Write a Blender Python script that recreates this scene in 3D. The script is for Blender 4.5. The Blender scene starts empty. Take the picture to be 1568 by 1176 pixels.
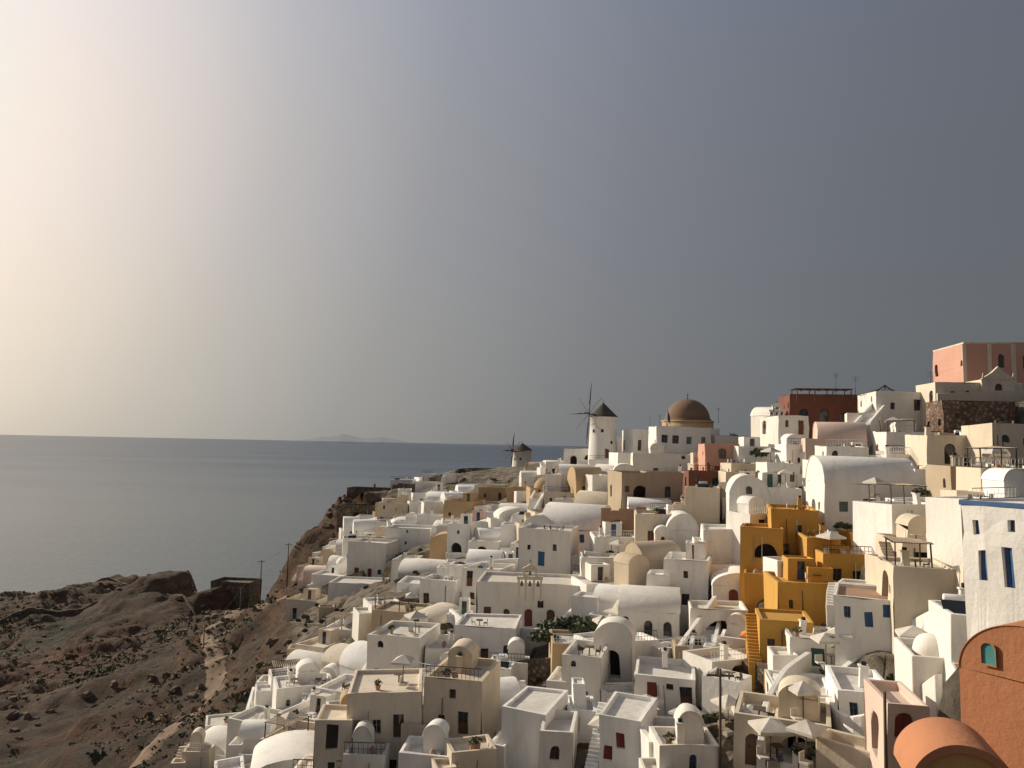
import bpy, math, random
import numpy as np
from mathutils import Vector, Matrix, noise
random.seed(11)
R=math.radians
scene=bpy.context.scene
CZ=100.0
F=1175.0
# ------------------------------------------------------------------ camera
cam_d=bpy.data.cameras.new("camera"); cam=bpy.data.objects.new("camera",cam_d)
scene.collection.objects.link(cam); scene.camera=cam
cam_d.sensor_width=36; cam_d.lens=F/1568*36; cam_d.clip_start=0.5; cam_d.clip_end=300000
RM=(Matrix.Rotation(R(94.5),3,'X')@Matrix.Rotation(R(1.15),3,'Z'))
cam.matrix_world=Matrix.Translation((0,0,CZ))@RM.to_4x4()
RI=RM.inverted()
def P(u,v,d):  # unprojects image pixel coordinates to an estimated depth
    "image pixel (column, row) and estimated depth along Y -> world point"
    r=RM@Vector(((u-784)/F,-(v-588)/F,-1.0)); r=r*(d/r.y)
    return Vector((r.x,r.y,r.z+CZ))
def proj(x,y,z):
    q=RI@Vector((x,y,z-CZ)); return 784+F*q.x/-q.z, 588-F*q.y/-q.z
# ------------------------------------------------------------------ control points: image pixels with estimated depths
C=[(0,915,280),(120,905,290),(180,886,300),(240,892,290),(300,890,255),(355,888,230),(420,886,215),
(437,893,208),(448,850,213),(458,814,216),(506,796,222),(512,772,226),(560,752,230),(640,745,232),(700,728,238),(797,727,235),(850,712,225),
(100,950,240),(100,1050,170),(100,1170,125),(0,1000,205),(0,1170,130),(300,1000,160),(250,940,215),(330,935,200),(300,1170,105),(200,1100,140),(400,1000,145),(360,1060,122),
(400,1150,88),(500,1100,92),(600,1170,65),(480,1000,120),(450,930,150),(520,880,165),(600,830,180),(545,800,212),(700,760,200),(700,800,175),
(620,1000,100),(600,920,125),(700,900,125),(700,960,105),(800,965,100),(880,1000,88),(800,1100,72),(960,1170,58),(950,1050,75),(1000,1000,82),
(900,860,120),(850,800,140),(850,750,165),(960,702,180),(923,702,165),(1058,700,150),(1000,860,105),(1000,780,125),(1100,740,120),(1100,820,100),
(1160,860,88),(1130,1000,78),(1100,1100,62),(1100,1170,54),(1230,1000,70),(1230,900,75),(1330,820,84),(1250,700,122),(1350,690,112),
(1450,655,106),(1520,615,106),(1560,605,108),(1520,670,96),(1450,760,84),(1450,705,94),(1450,850,66),(1400,960,58),(1350,1050,54),(1300,1170,48),
(1450,1170,38),(1540,1170,28),(1450,1000,48),(1540,905,43),(1540,770,72)]
def rbf_fit(X,f,c):
    n=len(X); r=np.sqrt(((X[:,None]-X[None])**2).sum(-1)+c*c)
    A=np.zeros((n+3,n+3)); A[:n,:n]=r-np.eye(n)*0.02*c; A[:n,n]=1; A[:n,n+1:]=X; A[n,:n]=1; A[n+1:,:n]=X.T
    return np.linalg.solve(A,np.concatenate([f,np.zeros(3)]))
def rbf_eval(w,X,c,Q):
    out=np.zeros(len(Q)); n=len(X)
    for i in range(n): out+=w[i]*np.sqrt(((Q-X[i])**2).sum(-1)+c*c)
    return out+w[n]+Q@w[n+1:]
UV=np.array([(a/100,b/100) for a,b,_ in C]); LD=np.log(np.array([d for *_,d in C]))
wD=rbf_fit(UV,LD,0.3)
def D(u,v): return float(np.exp(rbf_eval(wD,UV,0.3,np.array([(u/100,v/100)]))[0]))
def G(u,v,d=None): return P(u,v,d or D(u,v))
pts=[tuple(P(u,v,d)) for u,v,d in C]
for x,y,z in [(-330,300,-108),(-250,420,-108),(-100,290,-106),(-60,300,-104),(-130,380,-108),(-150,352,-108),(-230,340,-108),(-300,200,-100),(-48,272,-85),(-95,262,-95),
 (-76,222,-62),(-80,240,-90),(-66,244,-70),(-58,262,-92),
 (60,300,-14),(150,300,-10),(150,200,-1),(220,150,4),(60,420,-60),(20,275,-30),(20,330,-95),(-20,280,-75),(200,420,-40),(110,110,10),(90,60,2),(60,25,-2),
 (-100,100,-47),(-60,60,-42),(-150,150,-57),(-200,200,-63),(-170,100,-62),(-40,30,-38),(0,38,-27),(15,22,-19),(0,5,-18),(0,-20,-12),(-100,0,-45),(-280,100,-85),(-280,0,-85),(100,-20,0),(-300,420,-108),(0,440,-108),(-55,75,-40)]:
    pts.append((x,y,z+CZ))
XY=np.array([(p[0],p[1]) for p in pts]); ZZ=np.array([p[2] for p in pts])
wZ=rbf_fit(XY,ZZ,3.0)
def H(x,y): return float(rbf_eval(wZ,XY,3.0,np.array([(x,y)]))[0])
LB=[(690,700),(575,745),(535,790),(515,830),(465,880),(445,950),(428,1050),(370,1110),(290,1180)]
def left_u(v):
    if v<=700: return 690
    for (a,b),(c,d) in zip(LB,LB[1:]):
        if b<=v<=d: return a+(c-a)*(v-b)/(d-b)
    return 280
TB=[(500,748),(690,732),(740,726),(860,722),(900,715),(950,712),(1150,700),(1300,700),(1400,680),(1500,655),(1568,640)]
def top_v(u):
    if u<TB[0][0]: return TB[0][1]
    for (a,b),(c,d) in zip(TB,TB[1:]):
        if a<=u<=c: return b+(d-b)*(u-a)/(c-a)
    return 640
# ------------------------------------------------------------------ materials
MATS={}
def nt(name):
    m=bpy.data.materials.new(name); m.use_nodes=True; t=m.node_tree; MATS[name]=m
    return m,t,t.nodes["Principled BSDF"]
def N(t,k,**kw):
    n=t.nodes.new(k)
    for a,b in kw.items():
        if a in n.inputs.keys(): n.inputs[a].default_value=b
        else: setattr(n,a,b)
    return n
def noise_n(t,scale,detail=4,rough=0.6,mapsc=None):
    g=N(t,"ShaderNodeNewGeometry"); nz=N(t,"ShaderNodeTexNoise"); nz.inputs["Scale"].default_value=scale
    nz.inputs["Detail"].default_value=detail; nz.inputs["Roughness"].default_value=rough
    if mapsc:
        mp=N(t,"ShaderNodeMapping"); mp.inputs["Scale"].default_value=mapsc
        t.links.new(g.outputs["Position"],mp.inputs[0]); t.links.new(mp.outputs[0],nz.inputs["Vector"])
    else: t.links.new(g.outputs["Position"],nz.inputs["Vector"])
    return nz.outputs["Fac"]
def ramp(t,src,stops,interp='LINEAR'):
    r=N(t,"ShaderNodeValToRGB"); e=r.color_ramp.elements; r.color_ramp.interpolation=interp
    while len(e)<len(stops): e.new(0.5)
    for el,(p,c) in zip(e,stops):
        el.position=p; el.color=(c,c,c,1) if isinstance(c,(int,float)) else (*c,1)
    t.links.new(src,r.inputs[0]); return r.outputs[0]
def mix(t,fac,a,b,mode='MIX'):
    m=N(t,"ShaderNodeMix",data_type='RGBA',blend_type=mode)
    for s,val in ((0,fac),(6,a),(7,b)):
        if isinstance(val,(int,float)): m.inputs[s].default_value=val
        elif isinstance(val,tuple): m.inputs[s].default_value=(*val,1)
        else: t.links.new(val,m.inputs[s])
    return m.outputs[2]
def mth(t,op,a,b=None,c=None):
    m=N(t,"ShaderNodeMath",operation=op)
    for i,x in enumerate((a,b,c)):
        if x is None: continue
        if isinstance(x,(int,float)): m.inputs[i].default_value=x
        else: t.links.new(x,m.inputs[i])
    return m.outputs[0]
def bump(t,b,src,strength,dist):
    n=N(t,"ShaderNodeBump"); n.inputs["Strength"].default_value=strength; n.inputs["Distance"].default_value=dist
    t.links.new(src,n.inputs["Height"]); t.links.new(n.outputs[0],b.inputs["Normal"])
def plaster(name,col,stain=0.35,dirt=(0.30,0.25,0.19)):
    m,t,b=nt(name); b.inputs["Roughness"].default_value=0.9
    oi=N(t,"ShaderNodeObjectInfo")
    warm=mix(t,oi.outputs["Random"],tuple(c*0.86*k for c,k in zip(col,(1,0.965,0.90))),col)
    s1=ramp(t,noise_n(t,0.9,6,0.7,(1,1,0.22)),[(0.48,0),(0.75,1)])
    s2=ramp(t,noise_n(t,0.22,4,0.6),[(0.4,0),(0.72,1)])
    c=mix(t,mth(t,'MULTIPLY',s1,stain),warm,dirt)
    c=mix(t,mth(t,'MULTIPLY',s2,stain*0.6),c,tuple(x*0.6 for x in col))
    t.links.new(c,b.inputs["Base Color"]); bump(t,b,noise_n(t,2.2,7,0.72),0.5,0.1)
    return m
plaster("white",(0.84,0.82,0.785),0.34,(0.34,0.29,0.23)); plaster("cream",(0.70,0.61,0.49),0.4)
plaster("beige",(0.48,0.39,0.28),0.45); plaster("yellow",(0.60,0.335,0.07),0.25,(0.3,0.17,0.06))
plaster("orange",(0.50,0.21,0.10),0.3,(0.32,0.15,0.08)); plaster("pink",(0.60,0.33,0.25),0.25,(0.4,0.22,0.17)); plaster("ochreyellow",(0.55,0.32,0.11),0.3,(0.3,0.2,0.1))
plaster("palepink",(0.72,0.56,0.49),0.25); plaster("ochre",(0.50,0.35,0.20),0.4)
plaster("redbrown",(0.20,0.075,0.045),0.4,(0.1,0.06,0.04)); plaster("roof",(0.72,0.68,0.62),0.55); plaster("domebrown",(0.21,0.135,0.09),0.4,(0.12,0.08,0.06))
plaster("terracotta",(0.42,0.25,0.17),0.4,(0.25,0.15,0.1)); plaster("greyconcrete",(0.35,0.33,0.30),0.5)
def stone(name,c1,c2,scale):
    m,t,b=nt(name); b.inputs["Roughness"].default_value=0.95
    g=N(t,"ShaderNodeNewGeometry"); v=N(t,"ShaderNodeTexVoronoi"); v.inputs["Scale"].default_value=scale
    t.links.new(g.outputs["Position"],v.inputs["Vector"])
    r=ramp(t,v.outputs["Distance"],[(0.1,1),(0.55,0.35)])
    c=mix(t,ramp(t,v.outputs["Color"],[(0.2,0),(0.8,1)]),c1,c2)
    c=mix(t,ramp(t,noise_n(t,0.4,5),[(0.4,0),(0.7,0.6)]),c,tuple(x*0.5 for x in c1))
    c=mix(t,1.0,c,r,'MULTIPLY'); t.links.new(c,b.inputs["Base Color"]); bump(t,b,r,0.8,0.12)
stone("rubble",(0.22,0.165,0.115),(0.34,0.27,0.20),2.2); stone("redstone",(0.30,0.16,0.11),(0.42,0.31,0.23),2.2)
def simple(name,col,rough=0.6,spec=0.5,var=0.25):
    m,t,b=nt(name); b.inputs["Roughness"].default_value=rough
    c=mix(t,ramp(t,noise_n(t,1.5,4),[(0.35,0),(0.7,1)]),col,tuple(x*(1-var) for x in col)); t.links.new(c,b.inputs["Base Color"]); return m
simple("glass",(0.025,0.03,0.035),0.12); simple("blue",(0.035,0.10,0.25)); simple("red",(0.20,0.035,0.03)); simple("brown",(0.11,0.055,0.03))
simple("green",(0.05,0.14,0.11)); simple("teal",(0.10,0.33,0.33),0.15); simple("void",(0.03,0.026,0.022),0.9); simple("canvas",(0.62,0.57,0.49),0.9); simple("orangecanvas",(0.7,0.25,0.06),0.9)
simple("wood",(0.10,0.07,0.045),0.8); simple("metal",(0.05,0.05,0.05),0.5); simple("thatch",(0.07,0.058,0.048),0.95); simple("steel",(0.5,0.5,0.5),0.3)
simple("whitepaint",(0.75,0.74,0.72),0.5); simple("skin",(0.45,0.28,0.2)); simple("cloth1",(0.08,0.1,0.2)); simple("cloth2",(0.5,0.1,0.08)); simple("cloth3",(0.6,0.58,0.55)); simple("hair",(0.03,0.02,0.015))
m,t,b=nt("leaf"); b.inputs["Roughness"].default_value=0.7
c=mix(t,ramp(t,noise_n(t,1.2,4),[(0.35,0),(0.65,1)]),(0.035,0.05,0.018),(0.10,0.105,0.045)); t.links.new(c,b.inputs["Base Color"])
m,t,b=nt("dryleaf"); b.inputs["Roughness"].default_value=0.8
c=mix(t,ramp(t,noise_n(t,0.08,5),[(0.40,0),(0.60,1)]),(0.035,0.055,0.018),(0.13,0.085,0.04)); t.links.new(c,b.inputs["Base Color"])
simple("flower",(0.45,0.05,0.16),0.8)
# terrain
m,t,b=nt("terrain"); b.inputs["Roughness"].default_value=1.0
A=mix(t,ramp(t,noise_n(t,0.03,8,0.7),[(0.40,0),(0.60,1)]),(0.068,0.043,0.027),(0.17,0.105,0.062))
A=mix(t,ramp(t,noise_n(t,0.014,7,0.7,(1,1,2)),[(0.47,0),(0.57,0.9)]),A,(0.185,0.075,0.038))
A=mix(t,ramp(t,noise_n(t,0.022,8,0.75),[(0.52,0),(0.60,0.8)]),A,(0.045,0.045,0.022))
A=mix(t,ramp(t,noise_n(t,0.12,9,0.85),[(0.50,0),(0.58,0.75)]),A,(0.034,0.027,0.017))
A=mix(t,ramp(t,noise_n(t,0.35,8,0.85,(1,1,3)),[(0.58,0),(0.68,0.6)]),A,(0.26,0.18,0.115))
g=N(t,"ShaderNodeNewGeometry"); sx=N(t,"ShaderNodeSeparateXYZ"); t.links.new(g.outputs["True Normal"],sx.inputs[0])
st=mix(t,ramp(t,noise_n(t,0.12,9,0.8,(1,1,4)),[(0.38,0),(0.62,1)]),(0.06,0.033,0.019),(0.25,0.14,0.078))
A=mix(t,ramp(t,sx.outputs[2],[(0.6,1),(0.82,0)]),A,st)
vc=N(t,"ShaderNodeVertexColor",layer_name="village")
Bc=mix(t,ramp(t,noise_n(t,0.2,6,0.7),[(0.45,0),(0.6,1)]),(0.34,0.28,0.21),(0.16,0.115,0.075))
Bc=mix(t,ramp(t,noise_n(t,0.5,5,0.7),[(0.50,0),(0.60,0.85)]),Bc,(0.05,0.055,0.028))
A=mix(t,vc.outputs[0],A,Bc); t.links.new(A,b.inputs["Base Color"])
bump(t,b,mth(t,'ADD',noise_n(t,0.35,10,0.82),noise_n(t,2.0,6,0.75)),1.0,1.4)
m,t,b=nt("dirt"); b.inputs["Roughness"].default_value=1.0
c=mix(t,ramp(t,noise_n(t,0.5,6,0.7),[(0.35,0),(0.65,1)]),(0.23,0.16,0.105),(0.13,0.085,0.055)); t.links.new(c,b.inputs["Base Color"])
m,t,b=nt("rock"); b.inputs["Roughness"].default_value=0.95
c=mix(t,ramp(t,noise_n(t,0.15,5),[(0.35,0),(0.65,1)]),(0.08,0.05,0.033),(0.21,0.14,0.088)); t.links.new(c,b.inputs["Base Color"])
bump(t,b,noise_n(t,2.5,6,0.7),0.8,0.2)
# sea: paler near and darker far, reflection change painted into colour and specular
m,t,b=nt("sea"); b.inputs["IOR"].default_value=1.33
g=N(t,"ShaderNodeNewGeometry"); ln=N(t,"ShaderNodeVectorMath",operation='LENGTH'); t.links.new(g.outputs["Position"],ln.inputs[0])
off=mth(t,'DIVIDE',500.0,ln.outputs["Value"])
off=mth(t,'ADD',off,mth(t,'MULTIPLY',mth(t,'SUBTRACT',noise_n(t,0.0012,6,0.65,(0.35,1.6,1)),0.5),0.5))
ins=ramp(t,off,[(0.02,0),(0.45,1)],'EASE')
c=mix(t,ins,(0.026,0.052,0.088),(0.085,0.105,0.112)); t.links.new(c,b.inputs["Base Color"])
t.links.new(mth(t,'MULTIPLY_ADD',ins,0.42,0.17),b.inputs["Specular IOR Level"]); b.inputs["Roughness"].default_value=0.28
bump(t,b,mth(t,'ADD',noise_n(t,0.12,6,0.65,(0.7,1.3,1)),noise_n(t,0.015,4,0.6,(0.5,1.5,1))),0.5,2.0)
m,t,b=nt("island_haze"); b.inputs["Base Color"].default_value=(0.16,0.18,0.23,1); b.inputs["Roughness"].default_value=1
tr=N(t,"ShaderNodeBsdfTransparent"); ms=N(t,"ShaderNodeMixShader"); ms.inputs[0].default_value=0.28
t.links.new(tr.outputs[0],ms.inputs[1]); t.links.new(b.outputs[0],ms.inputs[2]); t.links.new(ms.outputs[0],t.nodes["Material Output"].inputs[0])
# ------------------------------------------------------------------ mesh builder
class MB:
    def __init__(s): s.v=[];s.f=[];s.m=[];s.s=[];s.T=Matrix.Identity(4)
    def poly(s,pts,mat,smooth=False):
        b=len(s.v); s.v+=[s.T@Vector(p) for p in pts]; s.f.append(tuple(range(b,b+len(pts)))); s.m.append(mat); s.s.append(smooth)
    def box(s,x0,x1,y0,y1,z0,z1,mat,bottom=True):
        p=[(x0,y0,z0),(x1,y0,z0),(x1,y1,z0),(x0,y1,z0),(x0,y0,z1),(x1,y0,z1),(x1,y1,z1),(x0,y1,z1)]
        for q in ((0,1,5,4),(1,2,6,5),(2,3,7,6),(3,0,4,7),(4,5,6,7))+(((3,2,1,0),) if bottom else ()): s.poly([p[i] for i in q],mat)
    def tube(s,a,b,r0,r1,mat,n=8,caps=True,smooth=True):
        a=Vector(a);b=Vector(b);d=(b-a).normalized(); k=d.orthogonal().normalized(); l=d.cross(k)
        A=[a+(k*math.cos(2*math.pi*i/n)+l*math.sin(2*math.pi*i/n))*r0 for i in range(n)]
        B=[b+(k*math.cos(2*math.pi*i/n)+l*math.sin(2*math.pi*i/n))*r1 for i in range(n)]
        for i in range(n):
            j=(i+1)%n; s.poly([A[i],A[j],B[j],B[i]],mat,smooth)
        if caps: s.poly(B,mat); s.poly(A[::-1],mat)
    def build(s,name,loc=(0,0,0),yaw=0,warp=0.0,bevel=0.0,merge=True):
        me=bpy.data.meshes.new(name); M=Matrix.Translation(loc)@Matrix.Rotation(yaw,4,'Z')
        vs=s.v
        if warp:
            vs=[]
            for p in s.v:
                w=M@p; o=noise.noise_vector(w*0.3)*warp+noise.noise_vector(w*1.1+Vector((9,9,9)))*warp*0.3; vs.append(p+Vector(o))
        me.from_pydata([tuple(p) for p in vs],[],s.f)
        names=list(dict.fromkeys(s.m))
        for n in names: me.materials.append(MATS[n])
        idx={n:i for i,n in enumerate(names)}
        me.polygons.foreach_set("material_index",[idx[x] for x in s.m]); me.polygons.foreach_set("use_smooth",s.s)
        me.update()
        o=bpy.data.objects.new(name,me); scene.collection.objects.link(o); o.matrix_world=M
        if merge:
            import bmesh
            bm=bmesh.new(); bm.from_mesh(me); bmesh.ops.remove_doubles(bm,verts=bm.verts,dist=0.002); bm.to_mesh(me); bm.free()
        if bevel:
            md=o.modifiers.new("rounded_edges",'BEVEL'); md.width=bevel; md.segments=2; md.limit_method='ANGLE'; md.angle_limit=R(50); md.use_clamp_overlap=True
        return o
def outline(a,b,zb,zt,kind,n=8):
    if kind[0]!='a': return [(a,zb),(b,zb),(b,zt),(a,zt)]
    r=(b-a)/2; zs=zt-r; c=(a+b)/2
    return [(a,zb),(b,zb)]+[(c+r*math.cos(math.pi*i/n),zs+r*math.sin(math.pi*i/n)) for i in range(n+1)]
def wall(mb,o,ex,n,L,z0,z1,ops,mat):
    def pt(s,z,d=0): return (o[0]+ex[0]*s-n[0]*d,o[1]+ex[1]*s-n[1]*d,z)
    OP=[]
    for c,w,zb,h,k,col in ops:
        a,b=c*L-w/2,c*L+w/2
        if a<0.2 or b>L-0.2 or zb+h>z1-0.15: continue
        if any(a<q[1]+0.15 and b>q[0]-0.15 and zb<q[3]+0.15 and zb+h>q[2]-0.15 for q in OP): continue
        OP.append((a,b,zb,zb+h,k,col))
    ss=sorted({0,L}|{q[0] for q in OP}|{q[1] for q in OP}); zs=sorted({z0,z1}|{q[2] for q in OP}|{q[3] for q in OP})
    for s0,s1 in zip(ss,ss[1:]):
        for a,b in zip(zs,zs[1:]):
            cs,cz=(s0+s1)/2,(a+b)/2
            if any(q[0]<cs<q[1] and q[2]<cz<q[3] for q in OP): continue
            mb.poly([pt(s0,a),pt(s1,a),pt(s1,b),pt(s0,b)],mat)
    for a,b,zb,zt,k,col in OP:
        ol=outline(a,b,zb,zt,k); m=len(ol)
        if k[0]=='a':
            arc=ol[2:]; h=len(arc)//2
            for i in range(h): mb.poly([pt(b,zt),pt(*arc[i+1]),pt(*arc[i])],mat)
            for i in range(h,len(arc)-1): mb.poly([pt(a,zt),pt(*arc[i+1]),pt(*arc[i])],mat)
        dp=0.24 if 'v' not in k else 1.2
        for i in range(m):
            p,q=ol[i],ol[(i+1)%m]
            if abs(p[0]-q[0])+abs(p[1]-q[1])<1e-5: continue
            mb.poly([pt(*p),pt(*q),pt(q[0],q[1],dp),pt(p[0],p[1],dp)],mat)
        mb.poly([pt(x,z,dp) for x,z in ol],'void' if 'v' in k else col)
        if 'v' in k: continue
        e=0.07
        if 's' in k: # closed shutters: two raised leaves
            cx=(a+b)/2
            for x0,x1 in ((a+.04,cx-.02),(cx+.02,b-.04)):
                mb.poly([pt(x0,zb+.04,dp-.05),pt(x1,zb+.04,dp-.05),pt(x1,zt-.04,dp-.05),pt(x0,zt-.04,dp-.05)],col)
        elif 'd' in k:
            cx=(a+b)/2
            for x0,x1 in ((a+e,cx-0.03),(cx+0.03,b-e)):
                z=zb+(min(zt,zt-(b-a)/2 if k[0]=='a' else zt)-zb)*0.52
                zz=(zt-(b-a)/2 if k[0]=='a' else zt)-e
                mb.poly([pt(x0,z,dp-0.012),pt(x1,z,dp-0.012),pt(x1,zz,dp-0.012),pt(x0,zz,dp-0.012)],'glass')
        else:
            il=outline(a+e,b-e,zb+e,zt-e,k); mb.poly([pt(x,z,dp-0.012) for x,z in il],'glass')
            cx=(a+b)/2; mb.poly([pt(cx-0.03,zb,dp-0.03),pt(cx+0.03,zb,dp-0.03),pt(cx+0.03,zt-0.02,dp-0.03),pt(cx-0.03,zt-0.02,dp-0.03)],col)
            zc=zb+(zt-zb)*0.6; mb.poly([pt(a,zc-0.025,dp-0.034),pt(b,zc-0.025,dp-0.034),pt(b,zc+0.025,dp-0.034),pt(a,zc+0.025,dp-0.034)],col)
def auto_ops(L,h,rng,cols=('brown','brown','blue','glass','glass','red','green','brown','redbrown'),p=0.62,arch=0.38):
    ops=[]; st=max(1,int(round(h/3.1))); col=rng.choice(cols); door=False
    ar=rng.random()<arch
    if rng.random()<.13 and L>4: ops.append((rng.uniform(.35,.65),rng.uniform(1.5,2.2),0.05,2.3,'av','void'))
    n=max(1,int(L/2.5))
    for k in range(st):
        zb=k*3.0
        for i in range(n):
            if rng.random()>p: continue
            c=(i+0.5)/n+rng.uniform(-0.07,0.07)
            if (not door and rng.random()<0.6) or rng.random()<.12: ops.append((c,rng.uniform(0.8,1.1),zb+0.05,rng.uniform(1.9,2.2),('ad' if ar else rng.choice(['rd','rd','rs'])),col)); door=True
            else:
                w=rng.uniform(0.4,0.85); ops.append((c,w,zb+rng.uniform(.8,1.4),rng.uniform(0.6,1.15),('aw' if ar or rng.random()<.15 else rng.choice(['rw','rw','rs'])),col))
    return ops
def sides(mb,w,dep,base,h,mat,fo,lo,ro,fmat=None):
    wall(mb,(-w/2,0),(1,0),(0,-1),w,-base,h,fo,fmat or mat); wall(mb,(w/2,0),(0,1),(1,0),dep,-base,h,ro,mat)
    wall(mb,(w/2,dep),(-1,0),(0,1),w,-base,h,[],mat); wall(mb,(-w/2,dep),(0,-1),(-1,0),dep,-base,h,lo,mat)
def flat_roof(mb,w,dep,h,mat,roof,t=0.28,dz=0.4):
    a,b=-w/2,w/2; t=min(t,w/5,dep/5)
    o=[(a,0),(b,0),(b,dep),(a,dep)]; i=[(a+t,t),(b-t,t),(b-t,dep-t),(a+t,dep-t)]
    for k in range(4):
        j=(k+1)%4
        mb.poly([(*o[k],h),(*o[j],h),(*i[j],h),(*i[k],h)],mat)
        mb.poly([(*i[k],h),(*i[j],h),(*i[j],h-dz),(*i[k],h-dz)],mat)
    mb.poly([(*q,h-dz) for q in i],roof)
def chimney(mb,x,y,z,mat):
    mb.box(x-0.25,x+0.25,y-0.25,y+0.25,z-0.5,z+0.9,mat); mb.box(x-0.33,x+0.33,y-0.33,y+0.33,z+0.9,z+1.0,mat); mb.box(x-0.15,x+0.15,y-0.15,y+0.15,z+1.0,z+1.25,'void')
def vault(mb,w,dep,base,h,mat,fo,lo,ro,rise=None,lun=None,n=14,g=0.07,lip=0.08,fmat=None):
    rise=rise or min(w/2,h*0.5); hs=h-rise
    sides(mb,w,dep,base,hs,mat,[q for q in fo if q[2]+q[3]<hs-0.15],lo,ro,fmat)
    prof=[(-w/2*math.cos(math.pi*i/n),hs+rise*math.sin(math.pi*i/n)) for i in range(n+1)]
    for yy,flip in ((0,0),(dep,1)):
        hole=lun if (lun and not flip) else None
        for (x0,z0),(x1,z1) in zip(prof,prof[1:]):
            q=[(x0,yy,hs),(x1,yy,hs),(x1,yy,z1),(x0,yy,z0)]
            if abs(z0-hs)<1e-4: q=q[:3]
            elif abs(z1-hs)<1e-4: q=[q[0],q[1],q[3]]
            mb.poly(q[::-1] if flip else q,(fmat or mat) if not flip else mat)
        if hole:
            xo=hole[2] if len(hole)>2 else 0; zo=hole[3] if len(hole)>3 else .1; gm=hole[4] if len(hole)>4 else 'glass'
            ol=outline(xo-hole[0]/2,xo+hole[0]/2,hs+zo,hs+zo+hole[1],'aw'); mb.poly([(x,-0.03,z) for x,z in ol],gm)
            for p,q in zip(ol,ol[1:]+ol[:1]):
                mb.poly([(p[0],0,p[1]),(q[0],0,q[1]),(q[0],-0.09,q[1]),(p[0],-0.09,p[1])],mat)
                k=1.15; c=(xo,hs+zo+hole[1]/2); P2=[(c[0]+(a[0]-c[0])*k,c[1]+(a[1]-c[1])*k) for a in (p,q)]
                mb.poly([(p[0],-0.09,p[1]),(q[0],-0.09,q[1]),(P2[1][0],-0.09,P2[1][1]),(P2[0][0],-0.09,P2[0][1])],mat)
    o=[(-(w/2+g)*math.cos(math.pi*i/n),hs+(rise+g)*math.sin(math.pi*i/n)) for i in range(n+1)]
    y0,y1=-lip,dep+lip
    for i in range(n):
        a,b=o[i],o[i+1]; c,d=prof[i],prof[i+1]
        mb.poly([(a[0],y0,a[1]),(b[0],y0,b[1]),(b[0],y1,b[1]),(a[0],y1,a[1])],mat,True)
        mb.poly([(c[0],y0,c[1]),(d[0],y0,d[1]),(b[0],y0,b[1]),(a[0],y0,a[1])],mat)
        mb.poly([(c[0],y1,c[1]),(a[0],y1,a[1]),(b[0],y1,b[1]),(d[0],y1,d[1])],mat)
        mb.poly([(c[0],y0,c[1]),(c[0],0,c[1]),(d[0],0,d[1]),(d[0],y0,d[1])],mat)
    for sx in (0,n): mb.poly([(o[sx][0],y0,hs),(prof[sx][0],y0,hs),(prof[sx][0],y1,hs),(o[sx][0],y1,hs)],mat)
def dome(mb,cx,cy,z0,r,mat,hz=None,n=28,m=10):
    hz=hz or r
    for i in range(m):
        a0,a1=math.pi/2*i/m,math.pi/2*(i+1)/m
        for j in range(n):
            t0,t1=2*math.pi*j/n,2*math.pi*(j+1)/n
            q=[(cx+r*math.cos(a)*math.cos(t),cy+r*math.cos(a)*math.sin(t),z0+hz*math.sin(a)) for a,t in ((a0,t0),(a0,t1),(a1,t1),(a1,t0))]
            if i==m-1: q=q[:3]
            mb.poly(q,mat,True)
def leafclump(mb,c,r,n,mat,rg,sz,flat=.75):
    for _ in range(n):
        d=Vector((rg.gauss(0,1),rg.gauss(0,1),rg.gauss(0,1))).normalized()*rg.uniform(.35,1)**.5*r; d.z=abs(d.z)*flat
        a=Vector((rg.gauss(0,1),rg.gauss(0,1),rg.gauss(0,1))).normalized(); b=a.orthogonal().normalized(); s=sz*rg.uniform(.6,1.3); p=c+d
        mb.poly([p-a*s-b*s*.5,p+a*s-b*s*.5,p+a*s*.6+b*s*.6,p-a*s*.6+b*s*.6],mat)
def furniture(mb,x,y,z,rng):
    k=rng.choice(['table','bed','pot','pot','chairs','jar'])
    if k in('table','chairs'):
        mb.box(x-.4,x+.4,y-.4,y+.4,z+.7,z+.75,rng.choice(['wood','whitepaint','wood'])); mb.box(x-.05,x+.05,y-.05,y+.05,z,z+.7,'metal')
        for s in (-1,1):
            c=x+s*.75; mt=rng.choice(['wood','whitepaint','canvas']); mb.box(c-.22,c+.22,y-.22,y+.22,z+.4,z+.46,mt); mb.box(c+s*.18,c+s*.22,y-.22,y+.22,z+.46,z+.9,mt)
            for ax in (-.18,.18):
                for ay in (-.18,.18): mb.box(c+ax-.02,c+ax+.02,y+ay-.02,y+ay+.02,z,z+.4,mt)
    elif k=='bed':
        for s in (0,.9): mb.box(x+s-.3,x+s+.3,y-.9,y+.5,z+.25,z+.38,'canvas'); mb.poly([(x+s-.3,y+.5,z+.38),(x+s+.3,y+.5,z+.38),(x+s+.3,y+.95,z+.75),(x+s-.3,y+.95,z+.75)],'canvas')
    elif k=='pot':
        mb.tube((x,y,z),(x,y,z+.45),.17,.27,'terracotta',8); leafclump(mb,Vector((x,y,z+.5)),.42,40,'leaf',rng,.12,1.0)
    else: mb.tube((x,y,z),(x,y,z+.4),.15,.3,'terracotta',8); mb.tube((x,y,z+.4),(x,y,z+.75),.3,.14,'terracotta',8)
CL=[]; FP=[]; KEYS=[]; ROOFS=[]
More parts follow.
